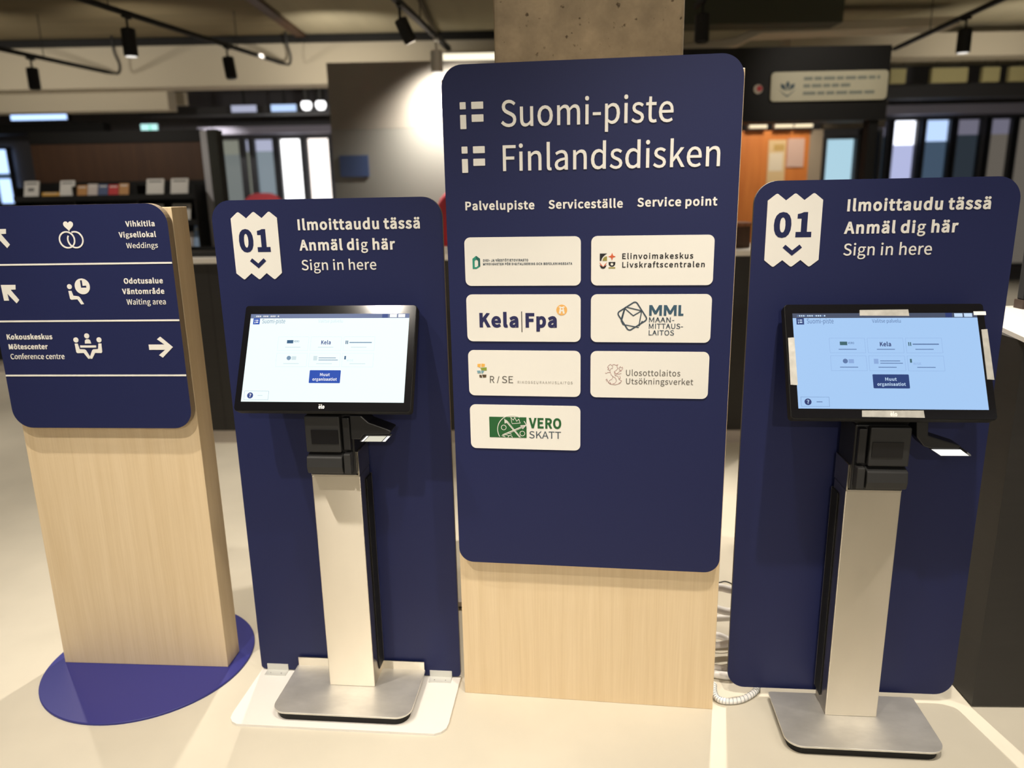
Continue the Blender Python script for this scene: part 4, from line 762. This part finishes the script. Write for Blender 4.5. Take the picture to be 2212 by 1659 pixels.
for i, (a, b, bands) in enumerate(((-4.44, -3.97, [(.90, E['grey']), (.10, E['sage'])]), (-3.95, -3.83, [(.92, E['sage']), (.08, E['haze'])]), (-3.81, -3.47, [(.48, E['grey']), (.44, E['slate']), (.08, E['haze'])]), (-3.43, -3.06, [(1, E['white'])]), (-3.02, -2.64, [(1, E['warm'])]))):
    window(i + 1, a, b, wz0, wz1, bands)
for i, (a, b, bands) in enumerate(((5.33, 5.70, [(.9, E['dark']), (.1, E['mist'])]), (5.74, 6.15, [(.30, E['dslate']), (.54, E['lav']), (.16, E['skyw'])]), (6.22, 6.64, [(.86, E['dslate']), (.14, E['sky'])]), (6.69, 7.10, [(.90, E['dark']), (.10, E['mist'])]), (7.19, 7.56, [(.9, E['taupe']), (.1, E['mist'])]), (7.60, 8.1, [(1, E['taupe'])]))):
    window(i + 7, a, b, wz0, 2.46, bands)
LAV = mat('lavender_beam', lin(150, 150, 172), .7); DKBEAM = mat('dark_beam', (.05, .05, .055), .7)
for n, (x0, x1, y0, y1, z0, z1, M) in enumerate(((-4.5, -2.4, 11.7, 11.95, 2.40, 2.50, LAV), (5.1, 9, 11.7, 11.95, 2.49, 2.62, LAV), (-4.8, -1.5, 10.6, 10.9, 2.56, 2.66, DKBEAM), (4.2, 9, 10.6, 10.9, 2.60, 2.78, DKBEAM),
        (-9, 1.45, 9.0, 9.35, 2.70, 3.17, BEIGE), (-9, -3.9, 9.36, 9.6, 2.50, 2.72, BEIGE), (3.12, 9, 9.0, 9.35, 2.86, 3.10, BEIGE), (-9, 1.45, 8.93, 8.998, 3.12, 3.19, BLACKM), (1.0, 3.1, 7.6, 7.9, 2.96, 3.19, mat('olive_beam', lin(70, 72, 58), .8)))):  # the matt black strip draws the shade between ceiling and beam
    struct(MB().box(x0, x1, y0, y1, z0, z1, M).build('trim_%d' % (n + 3)))
for x in (-2.20, -.75):
    struct(MB().box(x - (.05 if x < -2 else .022), x + (.05 if x < -2 else .022), -1, 8.92, 3.165, 3.199, mat('ceiling_groove', lin(92, 84, 66), .9) if x > -2 else BROWNP).build('trim_14'))
t = thing('linear_lamp', 'long bright linear lamp on the pale beam, beside the pillar above the charcoal wall', 'lamp', (-.20, 8.97, 2.93), 0)
MB().box(-.50, .60, -.04, .028, -.05, .05, WHITESTEEL).build('housing', t); MB().box(-.49, .59, -.046, -.0405, -.042, .042, emis('linear_warm', lin(255, 244, 214), 1.5)).build('diffuser', t)
tg = tag(MB().box(-5.6, -4.6, 9.70, 9.74, 2.60, 2.64, DARKG).box(-5.3, -5.28, 9.71, 9.73, 2.64, 3.199, DARKG).box(-4.8, -4.78, 9.71, 9.73, 2.64, 3.199, DARKG).build('ceiling_rail'), 'thin grey rail hanging behind the beam at far left', 'rail')
# far left bright pane and high blue light
window(13, -7.75, -7.45, 1.45, 2.30, [(.46, E['blue']), (.10, E['dslate']), (.44, E['blue'])])
tg = thing('light_panel', 'long pale blue light panel high on the far left', 'lamp', (-6.55, 11.4, 2.60), 0)
MB().box(-.42, .40, -.05, .05, 0, .14, DARKG).build('housing', tg); MB().box(-.40, .38, -.058, -.0505, .012, .128, E['blue']).build('diffuser', tg); MB().box(-.02, .02, -.01, .01, .1402, .60, BLACKM).build('hanger', tg)
tg = tag(MB().box(-7.6, -5.5, 11.0, 11.2, 2.40, 2.53, BLACKM).build('hanging_rail'), 'long black rail under the pale blue light panel', 'rail')
ex = thing('exit_sign', 'small glowing green exit sign above the brown rack panel', 'sign', (-4.70, 10.6, 2.28), 0)
GREEN = emis('exit_green', lin(40, 210, 160), 1.1); MINT = emis('exit_mint', lin(190, 245, 240), 1.2)
MB().box(-.12, .12, 0, .05, 0, .19, DARKG).build('housing', ex); MB().box(-.11, .11, -.006, -.0005, .045, .18, MINT).box(-.11, .11, -.006, -.0005, .008, .0445, GREEN).build('lit_face', ex)
mb = MB(); P_ = [(.0, .165), (.02, .15), (.0, .12), (.03, .10), (.02, .06)]
MB().tube([(a, -.0068, b) for a, b in P_], .008, GREEN, 6).build('running_figure', ex)
MB().lathe([(.006, .1902), (.006, .919)], DCABLE, 6, (0, .025, 0)).build('hanger', ex)
lu = thing('light_panel', 'short pale ceiling light panel left of two round lamps', 'lamp', (-2.86, 10.4, 2.555), 0)
MB().box(-.17, .17, 0, .06, 0, .10, DARKG).build('housing', lu); MB().box(-.16, .16, -.008, -.0005, .010, .092, E['sky']).build('diffuser', lu); MB().box(-.01, .01, .02, .04, .1002, .645, BLACKM).build('hanger', lu)
lu = thing('light_panel', 'dim grey ceiling light panel beyond the beam, left of the pale one', 'lamp', (-3.37, 10.4, 2.555), 0)
MB().box(-.17, .17, 0, .06, 0, .10, DARKG).build('housing', lu); MB().box(-.16, .16, -.008, -.0005, .010, .092, E['haze']).build('diffuser', lu); MB().box(-.01, .01, .02, .04, .1002, .645, BLACKM).build('hanger', lu)
for x, lab in ((-2.566, 'round glowing lamp, left of the pair beside the charcoal wall'), (-2.382, 'round glowing lamp, right of the pair beside the charcoal wall')):
    t = thing('round_lamp', lab, 'lamp', (x, 10.4, 2.63), 0, 'pair of round lamps')
    MB().lathe([(.05, .05), (.05, .2), (.012, .22), (.012, .57)], DARKG, 16).build('lamp_body', t)
    MB().lathe([(.001, -.06), (.045, -.05), (.065, -.01), (.065, .03), (.05, .0495)], E['white'], 20).build('bulb', t, smooth=True)
t = thing('pendant_lamp', 'small warm lamp hanging before the grey windows', 'lamp', (-3.95, 10.8, 2.12), 0)
MB().lathe([(.004, .13), (.004, 1.08)], DCABLE, 8).build('cord', t); MB().lathe([(.001, 0), (.05, .03), (.07, .08), (.03, .1298)], emis('warm_bulb', lin(255, 208, 160), 1.3), 20).build('shade', t, smooth=True)

# charcoal partition lit by a spot
pt = MB().box(-1.53, .55, 7.0, 7.15, 2.06, 2.60, DARKW).build('wall_partition'); struct(pt)
pt = MB().box(-1.53, .55, 7.0, 7.15, 0, 2.058, GLOSSW).build('wall_partition'); struct(pt)
tag(MB().box(-1.47, -1.22, 6.975, 6.9985, 1.66, 1.84, mat('reflection_blue', lin(60, 78, 120), .5)).build('blue_reflection'), 'small dull blue panel drawn for a reflection on the charcoal wall', 'poster')  # bluish reflection in the wall, drawn as a coloured panel
RED = mat('red_fabric', lin(232, 92, 108), .8)
def armchair(label, loc, yaw, w=.62, top=1.50):
    A = thing('armchair', label, 'chair', loc, yaw, 'red high-backed armchairs'); h = w / 2
    MB().prism(rrect(-h, h, .40, top, (.04, .04, .20, .20), 8), .22, .34, RED).build('backrest', A, bevel=.02)
    for s in (-1, 1): MB().prism(rrect(-.34, .34, .40, 1.10, (.04, .04, .20, .10), 6), s * h - .035, s * h + .035, RED, ax='x').build('side_wing', A, bevel=.012)
    MB().box(-h + .04, h - .04, -.32, .215, .30, .46, RED).build('seat', A, bevel=.03)
    for x in (-h + .06, h - .06):
        for y in (-.28, .28): MB().lathe([(.018, 0), (.018, .30 if y < 0 else .40)], STEEL, 10, (x, y, 0)).build('leg', A)
armchair('red high-backed armchair in front of the charcoal wall, behind the tall sign', (-.24, 6.25, 0), -.15, .80, 1.545)
armchair('red high-backed armchair in front of the far grey windows', (-2.95, 9.3, 0), .1, .50, 1.55)

# ================================================================== BACKGROUND RIGHT: black header with sign, orange room
H = thing('booth_header', 'black service booth header with posts carrying the white emblem sign', 'booth', (2.23, 6.5, 0), 0)
MB().box(-.86, .825, 0, .3, 2.015, 2.575, BLACKM).build('header_box', H)
for x in (-.78, .72): MB().box(x, x + .075, .05, .16, 0, 2.0148, BLACKM).build('post', H)
N = thing('name_sign', 'long white sign with a grey crest and three text lines on the black header', 'sign', (2.57, 6.5, 2.28), -.02)
MB().prism(rrect(-.46, .46, -.115, .105, .03, 6), -.032, -.010, mat('cream_sign', lin(206, 202, 178), .5)).build('sign_panel', N)
GI = mat('ink_bluegrey', lin(70, 90, 100), .6); GR = mat('ink_softgrey', lin(140, 146, 136), .6)
cr = MB()
for k in range(3):
    a = R(-42 + 42 * k); put(cr, [[(-.33 + math.sin(a) * .012, -.045 + math.cos(a) * .012), (-.33 + math.sin(a - .3) * .06, -.045 + math.cos(a - .3) * .06), (-.33 + math.sin(a) * .085, -.045 + math.cos(a) * .085), (-.33 + math.sin(a + .3) * .06, -.045 + math.cos(a + .3) * .06)]], GI, -.0335, .0005)
put(cr, [[(-.40, -.02), (-.345, -.065), (-.33, -.07), (-.315, -.065), (-.26, -.02), (-.30, -.062), (-.33, -.082), (-.36, -.062)]], GI, -.0335, .0005); cr.build('crest', N)
li = MB()
for z, x1 in ((.052, .395), (-.002, .19), (-.058, .36)):
    x = -.205
    while x < x1 - .02:
        wd = random.uniform(.05, .11); e_ = min(x + wd, x1); put(li, [[(x, z - .012), (e_, z - .012), (e_, z + .012), (x, z + .012)]], GR, -.0335, .0005); x = e_ + .014
li.build('text_lines', N)
bd = thing('round_badge', 'small round red and white badge left of the white sign on the header', 'badge', (2.01, 6.498, 2.262), 0)
MB().prism(circ(0, 0, .036, 24), -.012, -.0005, mat('badge_white', lin(190, 180, 165), .5)).build('disc', bd); MB().prism(circ(.010, .004, .022, 20), -.015, -.0122, mat('badge_red', lin(190, 40, 50), .5)).build('red_dot', bd)
struct(MB().box(2.2, 3.42, 9.05, 9.15, 0, 2.12, ORANGE).build('wall_orange'))
for x, lab in ((2.80, 'bright ceiling strip lamp above the orange wall, nearest the tall sign'), (3.09, 'bright ceiling strip lamp, middle of three above the orange wall'), (3.31, 'bright ceiling strip lamp, right of three above the orange wall')):
    t = thing('strip_lamp', lab, 'lamp', (x, 9.0, 2.14), 0, 'strip lamps over the orange wall')
    MB().box(-.10, .10, -.04, .04, 0, .07, WHITESTEEL).build('housing', t); MB().box(-.095, .095, -.048, -.0405, .006, .064, emis('strip_warm', lin(255, 236, 196), 1.25)).build('diffuser', t)
t = thing('poster', 'pale poster hanging on the orange wall', 'poster', (3.055, 9.05, 1.52), 0)
MB().box(-.10, .10, -.012, -.001, 0, .50, mat('poster_cream', lin(214, 190, 150), .6)).build('sheet', t)
MB().box(-.085, .07, -.0135, -.0122, .16, .36, mat('poster_pale', lin(222, 214, 200), .6)).box(-.04, .08, -.0135, -.0122, .38, .45, mat('poster_ochre', lin(190, 160, 100), .6)).build('artwork', t)
tag(MB().box(3.17, 3.36, 9.035, 9.049, 1.72, 2.03, mat('pink_card', lin(206, 178, 172), .6)).build('pink_poster'), 'pinkish white notice beside the poster on the orange wall', 'notice')
struct(MB().box(3.42, 3.57, 9.05, 9.15, 0, 2.12, mat('grey_pier', lin(150, 140, 128), .7)).build('wall_pier'))
window(14, 3.58, 3.98, .9, 2.05, [(1, E['ice'])], 9.08)
window(15, 4.00, 4.24, .9, 2.12, [(.5, E['teal']), (.5, E['dark'])], 9.08)
struct(MB().box(3.57, 4.26, 9.05, 9.15, 2.13, 2.5, mat('taupe_header', lin(84, 78, 70), .8)).build('trim_13'))
YP = mat('yellowish_baffle', lin(176, 168, 120), .8)
for x0, x1, lab in ((4.48, 4.66, 'leftmost pale yellow ceiling baffle, beside the black header'), (4.96, 5.38, 'wide pale yellow ceiling baffle, second from the black header'), (5.555, 5.755, 'narrow pale yellow ceiling baffle, third from the black header'), (5.87, 6.5, 'pale yellow ceiling baffle at the right edge')):
    t = thing('ceiling_baffle', lab, 'ceiling panel', ((x0 + x1) / 2, 9.5, 2.65), 0, 'ceiling baffles')
    h = (x1 - x0) / 2; MB().box(-h, h, 0, .06, 0, .16, YP).build('baffle_panel', t)
    for s in (-1, 1): MB().lathe([(.004, .1602), (.004, .548)], DCABLE, 6, (s * h * .7, .03, 0)).build('hanger', t)
for x, z, lab in ((-4.62, 2.60, 'beige ceiling baffle, left of two under the beam'), (-4.05, 2.62, 'beige ceiling baffle, right of two under the beam')):
    t = thing('ceiling_baffle', lab, 'ceiling panel', (x, 10.0, z), 0, 'ceiling baffles')
    MB().box(-.11, .11, 0, .06, 0, .15, BEIGE).build('baffle_panel', t)
    for s in (-1, 1): MB().lathe([(.004, .1502), (.004, 3.198 - z)], DCABLE, 6, (s * .08, .03, 0)).build('hanger', t)
du = MB(); dp = [(1.2, 2.80), (2.235, 2.92), (2.475, 3.03), (4.4, 3.07)]
du.prism([(a, b) for a, b in dp] + [(a, b - .085) for a, b in dp[::-1]], 8.0, 8.35, BEIGE)
tag(du.build('ceiling_duct', bevel=.01), 'beige duct with a slanted bend running under the ceiling right of the pillar', 'duct')

# ================================================================== TRACKS AND SPOT LAMPS
def track(label, a, b, loop, near=0.0, zt=None):
    a = Vector(a); b = Vector(b); d_ = (b - a); a = a - d_.normalized() * near; L_ = (b - a).length
    t = thing('lighting_track', label, 'track', a, math.atan2(b.y - a.y, b.x - a.x), 'ceiling lighting tracks')
    MB().box(0, L_, -.018, .018, 0, .034, BLACKM).build('rail', t)
    k = max(2, int(L_ / 1.6))
    for i in range(k): MB().lathe([(.004, .0342), (.004, 3.1985 - a.z)], DCABLE, 6, (L_ * (i + .5) / k, 0, 0)).build('hanger', t)
    if loop:
        MB().box(L_, L_ + .06, -.014, .014, .004, .03, BLACKM).build('end_feed', t)
        MB().tube(smooth_path([(L_ + .04, 0, .02), (L_ + .16, 0, .03), (L_ + .20, .0, .12), (L_ + .14, .0, .24), (L_ + .13, 0, 3.1985 - a.z)]), .013, DCABLE, 8).build('feed_cable', t, smooth=True)
    return t
def lamp(label, loc, tilt=(0, 0), M=BLACKM, on=False, h=.17, r=.047):
    x, y, z = loc
    t = thing('track_spotlight', label, 'lamp', (x, y, z), 0, 'track spotlights')
    MB().box(-.016, .016, -.05, .05, -.018, -.0005, M).build('adapter', t)
    MB().lathe([(.009, -.085), (.009, -.0182)], M, 10).build('stem', t)
    hd = bpy.data.objects.new('lamp_head', MB().lathe([(r * .8, -h), (r, -h + .006), (r, -.008), (r * .75, 0)], M, 24).build('lamp_head', t).data)
    for o in list(t.children):
        if o.name.startswith('lamp_head'): head = o
    bpy.data.objects.remove(hd)
    head.location = (0, 0, -.086); head.rotation_euler = (tilt[0], tilt[1], 0)
    MB().lathe([(r * .78, -h - .004), (r * .78, -h - .0005)], LENS if on else mat('dark_lens', (.05, .05, .05), .2), 20).build('lens', head)
track('black lighting track at upper left, ending in a cable bow before the beam', (-2.966, 5.80, 2.85), (-2.354, 8.65, 2.85), True, 4.0)
track('black lighting track at the far left edge with two spotlights fewer than its neighbour', (-4.47, 7.31, 2.80), (-4.217, 8.70, 2.80), True, 4.0)
track('black lighting track left of the pillar, above the charcoal wall', (-.705, 5.31, 2.70), (-.489, 7.14, 2.70), False, 2.5)
track('black lighting track at upper right, running past one spotlight', (3.806, 6.34, 2.85), (4.03, 8.53, 2.85), False, 3.0)
track('short black lighting track right of the pillar', (1.46, 5.2, 2.85), (1.475, 6.45, 2.85), False, .5)
lamp('black track spotlight with a pale lens at upper left', (-2.862, 6.30, 2.85), on=True, h=.20, r=.052)
lamp('black track spotlight at the far left edge', (-4.425, 7.67, 2.80), h=.19, r=.052)
lamp('black track spotlight before the pale beam, under the left track end', (-2.567, 7.60, 2.85), (0, R(-6)), h=.19, r=.052)
lamp('tilted black track spotlight at top centre, left of the pillar', (-.685, 5.43, 2.70), (R(6), R(-24)), h=.155, r=.043)
lamp('silver track spotlight shining down the charcoal wall', (-.553, 6.60, 2.70), M=GALV, on=True, h=.165, r=.05)
lamp('black track spotlight just right of the pillar', (1.47, 6.18, 2.85), h=.20, r=.055)
lamp('black track spotlight with a pale lens at upper right', (3.871, 6.95, 2.85), on=True, h=.19, r=.055)
